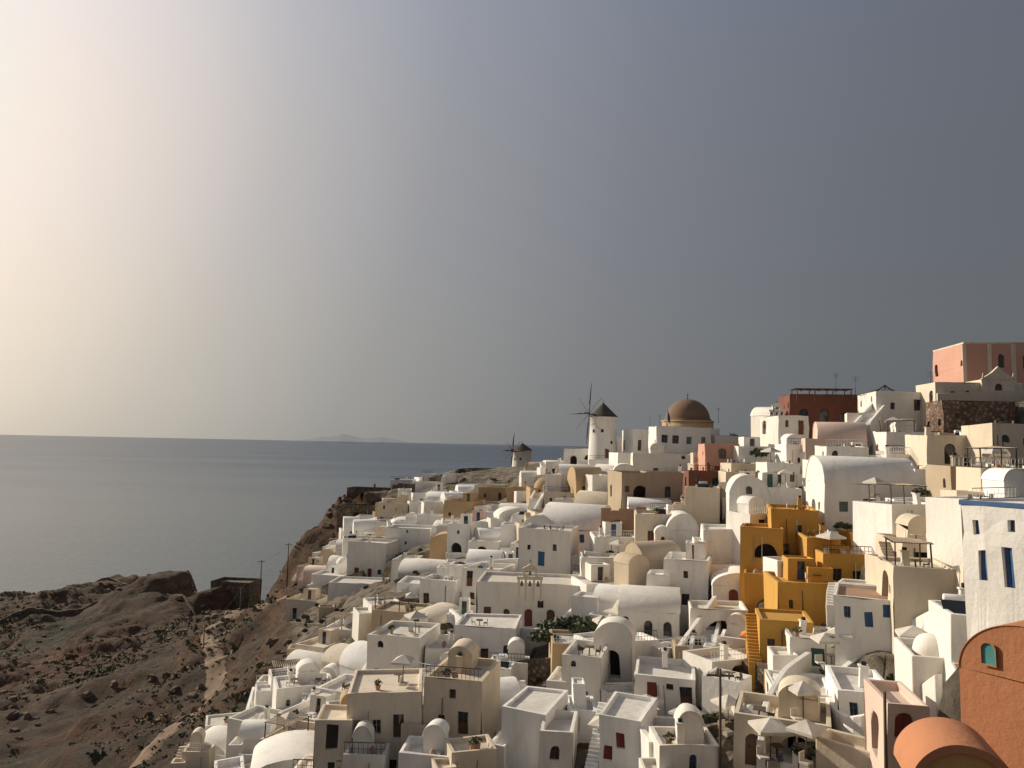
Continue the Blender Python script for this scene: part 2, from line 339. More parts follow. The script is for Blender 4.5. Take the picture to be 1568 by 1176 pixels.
def extras(mb,w,h,dep,base,mat,rng,kind,roof,dz,yd):
    I=Matrix.Identity(4)
    if rng.random()<.5:
        s=rng.choice([-1,1]); w2=w*rng.uniform(.35,.6); d2=dep*rng.uniform(.5,.8); h2=h*rng.uniform(.45,.75); yo=rng.uniform(-1.4,-.15)
        mb.T=Matrix.Translation((s*(w/2+w2*rng.uniform(.05,.4)),yo,0))
        if rng.random()<.3 and h2>2.2: vault(mb,w2,d2,base,h2,mat,auto_ops(w2,h2*.6,rng),[],[],min(w2/2,h2*.4),n=10)
        else: sides(mb,w2,d2,base,h2,mat,auto_ops(w2,h2,rng) if h2>2.4 else [],[],[]); flat_roof(mb,w2,d2,h2,mat,roof,.2,.3)
        mb.T=I
    if rng.random()<.5:
        td=rng.uniform(1.4,2.8); tw=w*rng.uniform(.55,.95); zz=rng.choice([0,-.6,-1.2]); ph=rng.uniform(.45,.8)
        wm=rng.choice([mat,mat,mat,'rubble'])
        mb.T=Matrix.Translation(((w-tw)/2*rng.choice([-.9,0,.9]),-td,zz))
        sides(mb,tw,td-.004,base,ph,wm,[],[],[]); flat_roof(mb,tw,td-.004,ph,wm,rng.choice([roof,'greyconcrete','beige']),.2,ph-.02)
        if yd<120:
            for _ in range(rng.choice([0,1,2])): furniture(mb,rng.uniform(-.3,.3)*tw,td*.5,.03,rng)
        mb.T=I
    if rng.random()<.28 and h<4.5:
        s=rng.choice([-1,1]); n=max(5,int(h/.22)); x0,x1=(w/2+.004,w/2+1.0) if s>0 else (-w/2-1.0,-w/2-.004)
        st=.27
        for i in range(n): mb.box(x0,x1,-.6+i*st,-.6+(i+1)*st,-base+.3,(i+1)*(h-.35)/n,mat,False)
    cab=False
    if kind=='flat' and rng.random()<.28:
        cab=True
        w3=min(w*.45,2.6); d3=min(dep*.45,2.4); mb.T=Matrix.Translation((rng.uniform(-.2,.2)*w,dep-d3-.35,h-dz-.01))
        if rng.random()<.5: sides(mb,w3,d3,0,2.1,mat,[(.5,.75,.1,1.75,'rd',rng.choice(['brown','brown','green','blue']))],[],[]); flat_roof(mb,w3,d3,2.1,mat,roof,.15,.15)
        else: vault(mb,w3,d3,0,2.3,mat,[],[],[],.9,n=10)
        mb.T=I
    if kind=='flat' and not cab and rng.random()<.15:
        x=rng.uniform(-.3,.3)*w; y=dep*.5; mb.tube((x-.6,y,h+.45),(x+.6,y,h+.45),.28,.28,rng.choice(['steel','whitepaint']),10); mb.box(x-.5,x+.5,y-.2,y+.2,h-.4,h+.2,'metal'); mb.poly([(x-.8,y-1.1,h-.3),(x+.8,y-1.1,h-.3),(x+.8,y-.25,h+.4),(x-.8,y-.25,h+.4)],'glass')
    if kind=='flat' and yd<120 and w>3:
        for _ in range(rng.choice([0,1,1,2])): furniture(mb,rng.uniform(-.3,.3)*w,dep*rng.uniform(.2,.4),h-dz,rng)
    if kind=='flat' and yd<125 and w>4 and rng.random()<.14:
        x0,x1=-w*.45,w*.1; y0,y1=.4,dep*.6; z=h-dz
        for x in (x0,x1):
            for y in (y0,y1): mb.box(x-.05,x+.05,y-.05,y+.05,z,z+2.1,'wood')
        for i in range(9): yy=y0+(y1-y0)*i/8; mb.box(x0-.2,x1+.2,yy-.04,yy+.04,z+2.1,z+2.16,'wood')
        for i in range(14): xx=x0+(x1-x0)*i/13; mb.box(xx-.05,xx+.05,y0-.2,y1+.2,z+2.163,z+2.19,'beige')
    for _ in range(rng.choice([0,0,1,2])):
        x=rng.uniform(-.42,.42)*w; mb.box(x-.035,x+.035,-.07,-.012,rng.uniform(-1,1),h*.8 if kind=='flat' else h*.45,rng.choice(['greyconcrete','whitepaint','metal']))
def house(name,w,h,dep,kind,mat,loc,yaw,rng,fo=None,lo=None,ro=None,base=4.0,roof='roof',lun=None,rise=None,ch=None,trim=None,bevel=0.09,warp=0.2,rail=None,ex=True,pil=None):
    mb=MB()
    if roof=='roof' and mat!='white': roof=mat if mat in('cream','palepink','beige') else roof
    if fo is None: fo=auto_ops(w,h,rng)
    if lo is None: lo=auto_ops(dep,h,rng,p=0.45)
    if ro is None: ro=auto_ops(dep,h,rng,p=0.4)
    dz=rng.uniform(.25,.7)
    if kind=='flat':
        sides(mb,w,dep,base,h,mat,fo,lo,ro); flat_roof(mb,w,dep,h,mat,roof,dz=dz)
        if ch is None: ch=rng.random()<0.3
        if ch: chimney(mb,rng.uniform(-w*.3,w*.3),dep*rng.uniform(.4,.75),h,mat)
        if ex and w>4.5 and h>2.6: ROOFS.append((loc,yaw,w,dep,h-dz))
    elif kind=='vault':
        vault(mb,w,dep,base,h,mat,fo,lo,ro,rise,lun)
    elif kind=='vaultx':
        mb.T=Matrix(((0,1,0,-w/2),(-1,0,0,dep/2),(0,0,1,0),(0,0,0,1)))
        vault(mb,dep,w,base,h,mat,lo,[],fo,rise,lun); mb.T=Matrix.Identity(4)
    elif kind=='dome':
        r=min(w,dep)/2*0.72; hb=h-r
        sides(mb,w,dep,base,hb,mat,fo,lo,ro); flat_roof(mb,w,dep,hb,mat,roof)
        dome(mb,0,dep/2,hb-0.3,r,mat)
    elif kind=='ruin':
        sides(mb,w,dep,base,h*0.8,mat,fo,lo,ro)
        flat_roof(mb,w,dep,h*0.8,mat,'void',0.5,1.5)
        for k in range(5):
            x=-w/2+w*(k+.5)/5; mb.box(x-w*.1,x+w*.1,0.003,0.45,h*0.8,h*rng.uniform(0.82,1.0),mat)
    if trim:
        tz=h; e=0.07
        mb.box(-w/2-e,w/2+e,-e,-0.004,tz-0.2,tz+0.05,trim); mb.box(-w/2-e,-w/2-0.004,-e+0.003,dep,tz-0.2,tz+0.05,trim)
    if pil:
        for k in range(pil[1]+1):
            x=-w/2+w*k/pil[1]; mb.box(x-.3,x+.3,-.12,-.004,-2,h-.2,pil[0])
    if rail:
        for i in range(int(w/0.35)+1):
            x=-w/2+0.1+i*0.35
            if x<w/2: mb.box(x-0.02,x+0.02,0.08,0.12,h,h+0.85,rail)
        mb.box(-w/2+.05,w/2-.05,0.07,0.13,h+0.85,h+0.92,rail); mb.box(-w/2+.05,w/2-.05,0.08,0.12,h+0.4,h+0.44,rail)
    if ex: extras(mb,w,h,dep,base,mat,rng,kind,roof,dz,loc[1])
    o=mb.build(name,loc,yaw,warp,bevel)
    c=math.cos(yaw); s=math.sin(yaw)
    CL.append((loc[0],loc[1],loc[2],c,s,w,dep))
    FP.append((loc[0]-s*dep/2,loc[1]+c*dep/2,max(w,dep)*0.5,c,s,w,dep))
    return o
def key(name,u,v,wp,hp,kind='flat',mat='white',d=None,dep=6,yaw=0,seed=None,**k):
    d=d or D(u,v); p=P(u,v,d); sc=p.y/F; rng=random.Random(seed if seed is not None else int(u*7+v*13))
    KEYS.append((u-wp/2,u+wp/2,v,hp,p.y))
    return house(name,wp*sc,hp*sc,dep,kind,mat,p,R(yaw),rng,**k)
W=lambda c,z=1.0,w=.8,h=1.1,col='brown',k='rw':(c,w,z,h,k,col)
# ================================================================== KEY BUILDINGS
key("windmill_terrace",900,712,74,24,mat='white',dep=9,yaw=-12,fo=[(.2,1.6,0.1,1.9,'av','void'),(.5,1.6,0.1,1.9,'av','void'),(.8,1.2,0.1,1.7,'av','void')],ch=False,ex=False)
key("white_house",948,712,34,42,kind='vault',dep=7,yaw=20,d=172,ex=False)
key("white_house",988,712,40,54,dep=7,yaw=10,d=160)
key("white_house",1047,716,84,62,dep=8,yaw=0,d=146,ex=False,fo=[W(.15,4.6,1.2,1.5,'blue'),W(.35,4.6,1.2,1.5,'blue'),W(.6,4.6,.9,1.3,'blue'),W(.85,4.6,.9,1.3,'green'),W(.3,1.2),W(.7,1.2)])
key("white_house",1122,712,56,44,dep=7,d=148,yaw=8)
key("pink_house",1106,738,52,58,mat='pink',dep=6,d=122,yaw=-3,ex=False,fo=[W(.5,3.6,1.2,1.6,'red','aw'),W(.35,0.6,.9,1.9,'red','rs'),W(.68,0.6,.9,1.6,'red','rs')],ch=False)
key("red_terrace_building",1080,752,50,30,mat='redbrown',dep=4,d=118,yaw=0,rail='red',ex=False)
key("white_house",1160,728,60,44,dep=6,d=120,yaw=5)
key("cream_house",1140,740,40,30,mat='cream',dep=6,d=114)
key("ruined_red_building",1262,662,100,58,kind='flat',mat='redbrown',dep=9,d=125,yaw=-8,roof='void',ex=False,fo=[W(.2,1.2,1.4,2.6,'brown','aw'),W(.5,1.2,1.4,2.6,'brown','aw'),W(.8,1.2,1.2,2,'brown')],ch=False)
key("white_house",1215,665,50,28,dep=6,d=122,yaw=10,ex=False)
key("white_house",1190,655,26,32,kind='vault',dep=5,d=128,yaw=20,ex=False)
key("white_house",1395,662,100,62,dep=8,d=112,yaw=-6,ch=False,fo=[W(.25,3.2,.6,1.0),W(.6,3.2,1.0,1.6,'brown','rd'),W(.8,1.2)],ex=False)
key("white_house",1325,672,50,40,kind='flat',dep=6,d=112,yaw=-20)
key("white_house",1290,700,70,54,kind='vaultx',dep=6,d=108,yaw=-15,mat='palepink')
key("salmon_mansion",1535,600,110,76,mat='pink',dep=10,d=116,yaw=-4,ch=False,ex=False,pil=('cream',3),fo=[W(.5,3.6,1.0,2.2,'redbrown','aw'),W(.83,3.6,1.0,2.2,'redbrown','aw')],trim='cream')
key("cream_terrace_building",1500,622,130,36,mat='cream',dep=6,d=107,yaw=-4,ch=False,ex=False)
key("rubble_stone_building",1500,668,105,54,mat='redstone',dep=5,d=101,yaw=-6,fo=[W(.2,2.4,.5,.7)],ch=False,roof='rubble',ex=False)
key("cream_house",1480,745,110,78,mat='cream',dep=7,d=90,yaw=-8,fo=[W(.3,2.6,1.2,2.4,'glass','aw'),W(.55,2.2,1.1,1.8,'glass','aw'),W(.85,2.2,1.1,1.8,'blue','aw')])
key("cream_house",1560,740,70,90,mat='cream',dep=7,d=84,yaw=-5)
key("white_house",1395,705,70,44,dep=6,d=101,yaw=-10)
key("white_house",1235,720,60,38,dep=5,d=112,yaw=0,rail='blue')
key("white_house",1200,745,50,36,dep=5,d=106,yaw=0,fo=[W(.3,.6,1.2,1.4,'glass'),W(.75,.8,.7,1.2,'glass')])
key("large_vaulted_house",1335,800,138,98,kind='vaultx',mat='white',dep=7,d=88,yaw=-4,rise=3.0,ex=False,fo=[W(.2,1.2,.9,1.1,'green'),(.5,2.2,.1,2.6,'rv','void'),W(.8,1.2,.8,1.1,'green')])
key("white_vaulted_house",1148,812,58,82,kind='vault',dep=8,d=98,yaw=-12,fo=[W(.5,2.4,.9,1.3,'green'),W(.3,.4,.9,1.0,'glass')],lun=(.7,1.0),ex=False)
key("white_house",1200,808,56,60,dep=7,d=98,yaw=-6)
key("white_house",1075,800,52,52,mat='cream',kind='flat',dep=7,d=108,yaw=-14)
key("ochre_house_with_arch",978,792,56,68,mat='beige',dep=7,d=128,yaw=12,fo=[(.55,2.6,1.6,3.6,'av','void'),W(.15,4)],ch=False,ex=False)
key("ochre_house",1022,790,66,66,mat='beige',dep=7,d=128,yaw=-4,fo=[W(.5,3,1.0,1.8,'green'),W(.2,.8)])
key("white_house",1015,735,90,40,dep=6,d=140,yaw=-4)
key("white_house",965,730,40,36,dep=6,d=150,yaw=10)
key("ruined_earth_house",955,838,68,62,kind='ruin',mat='terracotta',dep=7,d=116,yaw=-18,fo=[(.35,1.8,1.2,2.8,'av','void')],ex=False)
key("white_vaulted_house",872,838,92,62,kind='vaultx',dep=9,d=124,yaw=-22,rise=3.8,fo=[W(.7,.8,.8,1.4,'blue')])
key("white_vaulted_house",905,800,56,44,kind='vaultx',dep=7,d=138,yaw=-25,mat='cream')
key("white_house",832,872,80,60,dep=7,d=114,yaw=-16,fo=[W(.2,2.6,.5,.8,'glass'),W(.7,2.8,.6,1.0,'glass'),W(.45,.4,1.0,2.1,'blue','rs')])
key("white_house",740,882,52,34,kind='vaultx',dep=6,d=124,yaw=-5)
key("white_house",930,915,80,58,dep=6,d=105,yaw=-4,fo=[W(.75,1.2,.9,2.0,'brown','rd')])
key("white_house",1000,838,54,50,kind='flat',dep=6,d=106,yaw=-8,mat='cream')
key("white_house",1045,845,48,56,kind='vault',dep=6,d=103,yaw=-8)
key("white_house",1100,862,44,50,dep=6,d=94,yaw=-10)
# yellow complex
key("yellow_house",1217,858,68,76,mat='yellow',roof='yellow',dep=7,d=85,yaw=-14,fo=[W(.6,2.4,.6,1.4,'green'),W(.3,.6)],ch=True)
key("yellow_house",1166,872,62,62,mat='yellow',roof='yellow',dep=6,d=84,yaw=-20,fo=[(.6,2.4,1.2,1.6,'av','void')],ch=False)
key("yellow_house",1262,888,48,64,mat='yellow',roof='yellow',dep=6,d=80,yaw=-8)
key("yellow_house",1305,908,84,56,mat='yellow',roof='yellow',dep=7,d=76,yaw=-10,fo=[W(.25,1.0,.8,1.2,'brown'),W(.6,.8,.9,1.3,'brown')],rail='wood')
key("yellow_house",1240,952,92,58,mat='yellow',roof='yellow',dep=6,d=74,yaw=-6,ch=False)
key("yellow_house",1206,1018,76,64,mat='yellow',roof='yellow',dep=5,d=68,yaw=-12,fo=[W(.2,1,.6,1.2,'brown'),W(.55,1.4,.5,.7)],ch=False)
key("yellow_chimney_house",1325,870,40,50,mat='yellow',roof='yellow',dep=6,d=82,yaw=-10)
# centre whites
key("white_house",1050,940,66,80,dep=7,d=90,yaw=-18,fo=[W(.5,4.0,.5,.9,'glass'),W(.5,1.0,.9,1.2,'glass')],ch=False)
key("white_church_house",1140,948,92,66,kind='vault',dep=7,d=86,yaw=-12,rise=1.4,ex=False,fo=[W(.32,1.2,1.0,1.9,'red','as'),W(.55,1.2,.8,1.7,'red','aw'),W(.78,1.2,1.0,1.9,'red','as')])
key("arched_gallery",1100,1002,84,66,kind='flat',dep=5,d=80,yaw=-10,fo=[(.55,3.2,.1,3.3,'av','void')],ch=False,ex=False)
key("white_vaulted_house",993,1002,92,88,kind='vaultx',dep=8,d=84,yaw=-12,rise=1.9,ex=False,fo=[W(.12,2.2,.9,1.6,'brown','aw'),W(.5,2.0,.9,1.5,'brown','aw'),W(.8,2.0,.9,1.5,'brown','aw')],lun=(1,1.1))
key("white_house",808,962,156,66,dep=8,d=101,yaw=-5,ch=False,ex=False,fo=[W(.1,.3,1.0,2.2,'brown','rs'),W(.3,1.2,.8,1.2,'brown','aw'),W(.5,.2,1.0,2.3,'red','as'),W(.62,2.6,.8,1.0,'brown'),W(.72,.2,1.0,2.3,'brown','as')],lo=[])
key("white_house",742,1040,92,76,dep=7,d=90,yaw=-6,ch=False,fo=[W(.5,1.2,1.0,2.2,'brown','rd'),W(.2,2.8,.7,1.1,'glass','aw'),W(.85,2.6,.6,1.3,'glass','aw')])
key("white_vaulted_house",640,985,72,42,kind='vault',dep=8,d=104,yaw=-22,mat='cream')
key("white_house",600,1055,84,78,dep=7,d=86,yaw=-14,seed=4)
key("white_house",680,1055,60,60,dep=6,d=86,yaw=4,seed=9)
key("apartment_house",585,1200,112,130,mat='cream',dep=7,d=66,yaw=6,ch=False,seed=8,fo=[W(.15,3.9,.7,1.2,'greyconcrete','rs'),W(.4,3.9,.7,1.2,'greyconcrete'),W(.7,3.7,.9,1.9,'brown','rd'),W(.2,.8,.7,1.2,'greyconcrete'),W(.62,.8,.7,1.2),W(.85,.8,.6,1.2)])
key("balcony_house",690,1190,88,140,mat='cream',dep=7,d=66,yaw=-12,ch=True,rail='metal',fo=[W(.25,.6,.9,1.9,'brown','rs'),W(.65,.9,.6,1.0),W(.3,3.9,.6,1.0),W(.7,3.4,.9,1.9,'brown','rd'),W(.5,6.3,.6,.8)])
key("white_house",800,1190,70,96,dep=6,d=61,yaw=-20,mat='white',seed=3)
key("white_house",765,1120,66,60,dep=6,d=72,yaw=10,kind='vaultx')
key("white_house",850,1190,50,66,dep=5,d=58,yaw=-8,seed=12)
key("bell_gable_house",888,1130,60,118,kind='flat',dep=6,d=70,yaw=-16,ch=False,fo=[W(.6,3.0,.7,1.1,'teal'),W(.3,6.0,.5,.5,'glass','aw')])
key("arched_gable_wall",938,1048,56,90,kind='vault',dep=3,d=74,yaw=-14,ex=False,fo=[(.5,1.3,.5,2.6,'av','void')],rise=1.5)
key("white_house",1018,1100,90,60,dep=6,d=67,yaw=-12,fo=[W(.3,1,.9,1.9,'red','rs'),W(.6,2.4,.6,.5),W(.85,1,1,1.8,'brown','rd')])
key("white_house",950,1190,66,84,dep=6,d=57,yaw=-20,fo=[W(.5,2.0,.7,1.1,'red','rs'),W(.2,1.0,.7,1.1,'red','rs')])
key("white_house",1240,1130,90,60,dep=6,d=56,yaw=-10,ch=False)
key("white_house",1330,1120,80,56,dep=6,d=52,yaw=-14,fo=[W(.25,.8,.5,1.0,'blue'),W(.7,.8,.7,1.8,'glass','rd')])
key("pink_cottage",1392,1190,56,104,mat='palepink',dep=5,d=42,yaw=-12,ex=False,fo=[W(.4,2.0,.9,1.3,'red','as')])
key("white_house",1345,995,120,74,dep=6,d=60,yaw=-24,roof='terracotta',ch=False,ex=False,fo=[W(.15,2.2,.5,.9,'blue'),W(.4,1.6,.6,1.2,'blue','rs'),W(.62,2.4,.6,1.0,'blue','rs'),W(.85,.4,.7,1.7,'blue','rs')])
key("white_house",1250,1032,72,50,dep=5,d=64,yaw=-12)
key("white_house",1420,935,90,62,dep=6,d=58,yaw=-14,mat='cream')
key("cream_pergola_house",1430,885,90,54,dep=6,d=66,yaw=-6,mat='cream',fo=[(.5,3.0,.2,1.9,'rv','void')])
key("white_domed_house",1445,1065,84,84,kind='dome',dep=5,d=46,yaw=-16)
key("white_house",1500,1000,80,54,dep=5,d=44,yaw=-18,mat='white')
key("blue_trimmed_house",1600,935,252,158,dep=6,d=36,yaw=-64,trim='blue',ch=False,ex=False,base=3,fo=[W(.10,3.2,.35,.7,'blue'),W(.13,.9,.45,1.5,'blue','rs'),W(.30,.8,.5,1.8,'blue','rs'),W(.43,.8,.5,1.8,'blue','rs'),W(.56,.8,.55,1.8,'blue','rs'),W(.33,3.3,.35,.6,'blue'),W(.55,3.3,.4,.6,'blue')],lo=[])
key("white_chapel",1560,775,40,56,kind='vault',d=62,dep=5,yaw=-14,ex=False)
# left village
key("white_house",560,888,62,56,dep=7,d=160,yaw=-14,fo=[W(.25,.3,1,2.1,'red','rs'),W(.6,.3,1,2.1,'red','rs'),W(.85,1.2)])
key("white_house",622,866,70,56,kind='flat',dep=7,d=166,yaw=-8)
key("white_vaulted_house",640,905,70,44,kind='vaultx',dep=6,d=142,yaw=-20)
key("white_house",615,905,36,46,dep=6,d=146,yaw=-10,rail='blue')
key("white_house",540,945,80,50,dep=7,d=148,yaw=-6)
key("long_white_house",500,912,50,30,dep=6,d=160,yaw=-8)
key("cream_house",460,950,50,30,mat='cream',dep=6,d=150,yaw=-12)
key("white_house",516,1005,50,40,dep=6,d=122,yaw=-12)
key("ochre_house",700,818,48,50,mat='ochre',dep=7,d=172,yaw=-22)
key("ochre_house",752,788,44,40,mat='ochre',dep=6,d=184,yaw=-20)
key("white_house",600,805,48,34,dep=7,d=196,yaw=-10,mat='cream')
key("stone_building",560,772,60,24,mat='rubble',dep=6,d=226,yaw=-6,roof='rubble')
key("stone_building",545,800,60,26,mat='rubble',dep=6,d=214,yaw=-10,roof='rubble',fo=[(.5,2,.1,2.8,'av','void')])
key("stone_building",620,760,40,20,mat='rubble',dep=6,d=224,yaw=-6,roof='rubble',kind='ruin')
key("white_house",660,765,50,26,dep=6,d=216,yaw=-8)
key("white_house",730,748,50,22,dep=6,d=222,yaw=0,ex=False)
key("white_house",510,1110,66,50,dep=6,d=90,yaw=-22)
key("white_house",450,1140,70,40,dep=6,d=86,yaw=-26)
key("white_house",430,1180,80,40,dep=6,d=78,yaw=-20,mat='cream')
key("white_house",350,1185,60,24,dep=6,d=96,yaw=-18)
# --- fillers over the settlement
def overlaps(x,y,r):
    for cx,cy,rad,c,s,w,dep in FP:
        dx,dy=x-cx,y-cy; a=abs(dx*c+dy*s); b=abs(-dx*s+dy*c)
        if a<w/2+r and b<dep/2+r: return True
    return False
green=[(880,985,60,26),(470,975,45,30),(650,945,25,10),(1130,1040,60,14),(1100,1150,60,26),(797,735,24,20)]
def fill(seed,sp,wr,dr,hs,shr,relax,kinds,y0=44.0,tol=16):
    rng=random.Random(seed); nf=0; y=y0
    while y<248:
        x=-75.0+rng.uniform(0,4)
        while x<92:
            xx=x+rng.uniform(-1.3,1.3); yy=y+rng.uniform(-1.3,1.3); z=H(xx,yy); u,v=proj(xx,yy,z)
            x+=sp
            if u<left_u(v)+10 or u>1600 or v<top_v(u)+3 or v>1215: continue
            if u>1440 and v>900: continue
            if any(abs(u-a)<c and abs(v-b)<d for a,b,c,d in green): continue
            w=rng.uniform(*wr); dep=rng.uniform(*dr)
            if overlaps(xx,yy+dep/2,min(w,dep)/2*shr): continue
            h=rng.choice(hs); uw=w*F/yy/2; ok=False
            for _ in range(5):
                vt=v-h*F/yy; ok=True
                for a,b,kv,kh,ky in KEYS:
                    if ky>yy+1 and a<u+uw and b>u-uw and vt<kv-relax*kh and v>kv-kh: ok=False;break
                if vt<top_v(u)-tol: ok=False
                if ok: break
                h*=0.75
            if not ok or h<1.3: continue
            kind=rng.choices(['flat','vault','vaultx','dome'],kinds)[0]
            if h<2.4: kind='flat'
            east=u>1150
            mat=rng.choices(['white','cream','beige','palepink','ochre'],[.55,.30,.09,.04,.02] if east else [.74,.15,.06,.02,.03])[0]
            yaw=rng.choice([-38,-30,-22,-15,-8,-5,0,6,14,22])
            house(rng.choice(["white_house","white_house","white_terrace_house","white_cave_house"]) if mat=='white' else mat+"_house",w,h,dep,kind,mat,(xx,yy,z),R(yaw),rng,
              rail=rng.choice([None,None,None,'whitepaint','metal']) if kind=='flat' else None,fo=None if h>2.6 else [],lo=None if h>2.6 else [],ro=None if h>2.6 else [],ex=h>1.9)
            nf+=1
        y+=sp*.97
    return nf
print("FILLERS",fill(5,6.2,(4,7.5),(4,6.5),[2.8,3.0,3.3,3.8,4.5,5.6],.75,.4,[.52,.18,.26,.04]),fill(8,4.1,(2.4,4.6),(2.2,4.2),[1.5,2.0,2.5,2.8,3.1],.7,.35,[.7,.1,.2,.0]),fill(9,5.0,(3.5,6.0),(3,5),[2.4,2.8,3.0],.6,.55,[.6,.1,.3,.0],y0=165,tol=22))
# ================================================================== terrain mesh
DX=1.15
xs=np.arange(-320,240,DX); ys=np.arange(-25,460,DX); gx,gy=np.meshgrid(xs,ys); Q=np.stack([gx.ravel(),gy.ravel()],1)
Z=rbf_eval(wZ,XY,3.0,Q)
RIn=np.array(RI); q=np.stack([Q[:,0],Q[:,1],Z-CZ],1)@RIn.T
with np.errstate(all='ignore'):
    U=784+F*q[:,0]/-q[:,2]; V=588-F*q[:,1]/-q[:,2]
lb=np.interp(V,[b for a,b in LB],[a for a,b in LB])
vil=np.clip((U-lb)/14,0,1)*(Q[:,1]>20)*(V>600)
disp=np.zeros(len(Q)); led=np.zeros(len(Q))
vis=(U>-200)&(U<1700)&(V<1300)&(Q[:,1]>30)
for i in np.nonzero((vil<1)&vis)[0]:
    x,y=Q[i]; z=Z[i]
    wx=x+8*noise.noise(Vector((x*.03,y*.03,2))); wy=y+8*noise.noise(Vector((x*.03,y*.03,9)))
    n=noise.fractal(Vector((x*0.05,y*0.05,0.3)),.9,2.0,7)
    gl=noise.ridged_multi_fractal(Vector((wx*0.018,wy*0.06,1.0)),0.9,2.1,6,1.0,2.0)-1.2
    fn=noise.fractal(Vector((x*0.3,y*0.3,4.0)),.6,2.1,4)
    disp[i]=n*1.8-gl*2.4+fn*.45; led[i]=noise.noise(Vector((x*.02,y*.02,7)))*4
Z2=Z+disp*(1-vil*0.93)
stp=5.0; zz=(Z2+led)/stp; fr=zz-np.floor(zz); sm=np.where(fr<.6,fr*.55,.33+(fr-.6)*1.675)
Z2=Z2+(np.floor(zz)+sm-zz)*stp*(1-vil)*0.6
for (lx,ly,lz,c,s,w,dep) in CL:
    dx=Q[:,0]-lx; dy=Q[:,1]-ly; a=dx*c+dy*s; b=-dx*s+dy*c
    msk=(np.abs(a)<w/2+1.0)&(b>-3.0)&(b<dep+1.0); Z2[msk]=np.minimum(Z2[msk],lz-0.05)
Z2=np.maximum(Z2,-12)
me=bpy.data.meshes.new("rocky_hillside"); nx,ny=len(xs),len(ys)
idx=np.arange(nx*ny).reshape(ny,nx); fc=np.stack([idx[:-1,:-1],idx[:-1,1:],idx[1:,1:],idx[1:,:-1]],-1).reshape(-1,4)
me.from_pydata(np.column_stack([Q,Z2]).tolist(),[],fc.tolist()); me.materials.append(MATS["terrain"])
ca=me.color_attributes.new("village",'FLOAT_COLOR','POINT'); ca.data.foreach_set("color",np.column_stack([vil,vil,vil,np.ones(len(vil))]).ravel().astype(np.float32))
me.polygons.foreach_set("use_smooth",[True]*len(fc)); me.update()
o=bpy.data.objects.new("rocky_hillside",me); scene.collection.objects.link(o)
ZG=Z2.reshape(ny,nx)
def TZ(x,y):
    i=(x-xs[0])/DX; j=(y-ys[0])/DX; i0=int(min(max(i,0),nx-2)); j0=int(min(max(j,0),ny-2)); a=i-i0;b=j-j0
    return float(ZG[j0,i0]*(1-a)*(1-b)+ZG[j0,i0+1]*a*(1-b)+ZG[j0+1,i0]*(1-a)*b+ZG[j0+1,i0+1]*a*b)
# low stone barn on the headland, set into the ground
g=P(352,889,228); zb=max(TZ(g.x+a,g.y+b) for a in (-5,0,5) for b in (0,4,8))
house("stone_barn",12,2.6,8,'flat','rubble',(g.x,g.y,zb-.6),R(-8),random.Random(2),fo=[(.3,1.0,.1,1.8,'rv','void')],lo=[],ro=[],base=5,roof='rubble',ex=False,ch=False,bevel=.05,warp=.5)
mb=MB(); S=150000
mb.poly([(-S,-2000,0),(S,-2000,0),(S,S,0),(-S,S,0)],"sea"); mb.build("sea",merge=False)
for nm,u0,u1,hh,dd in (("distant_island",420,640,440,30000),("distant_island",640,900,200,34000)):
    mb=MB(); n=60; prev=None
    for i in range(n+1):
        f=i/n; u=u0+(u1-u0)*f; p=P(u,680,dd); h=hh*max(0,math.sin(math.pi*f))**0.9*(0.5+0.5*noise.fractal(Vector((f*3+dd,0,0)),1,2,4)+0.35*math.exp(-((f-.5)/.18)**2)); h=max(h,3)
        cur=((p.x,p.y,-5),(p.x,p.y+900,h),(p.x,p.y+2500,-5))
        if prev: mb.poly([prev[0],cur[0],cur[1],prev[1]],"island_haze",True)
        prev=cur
    mb.build(nm,merge=True)
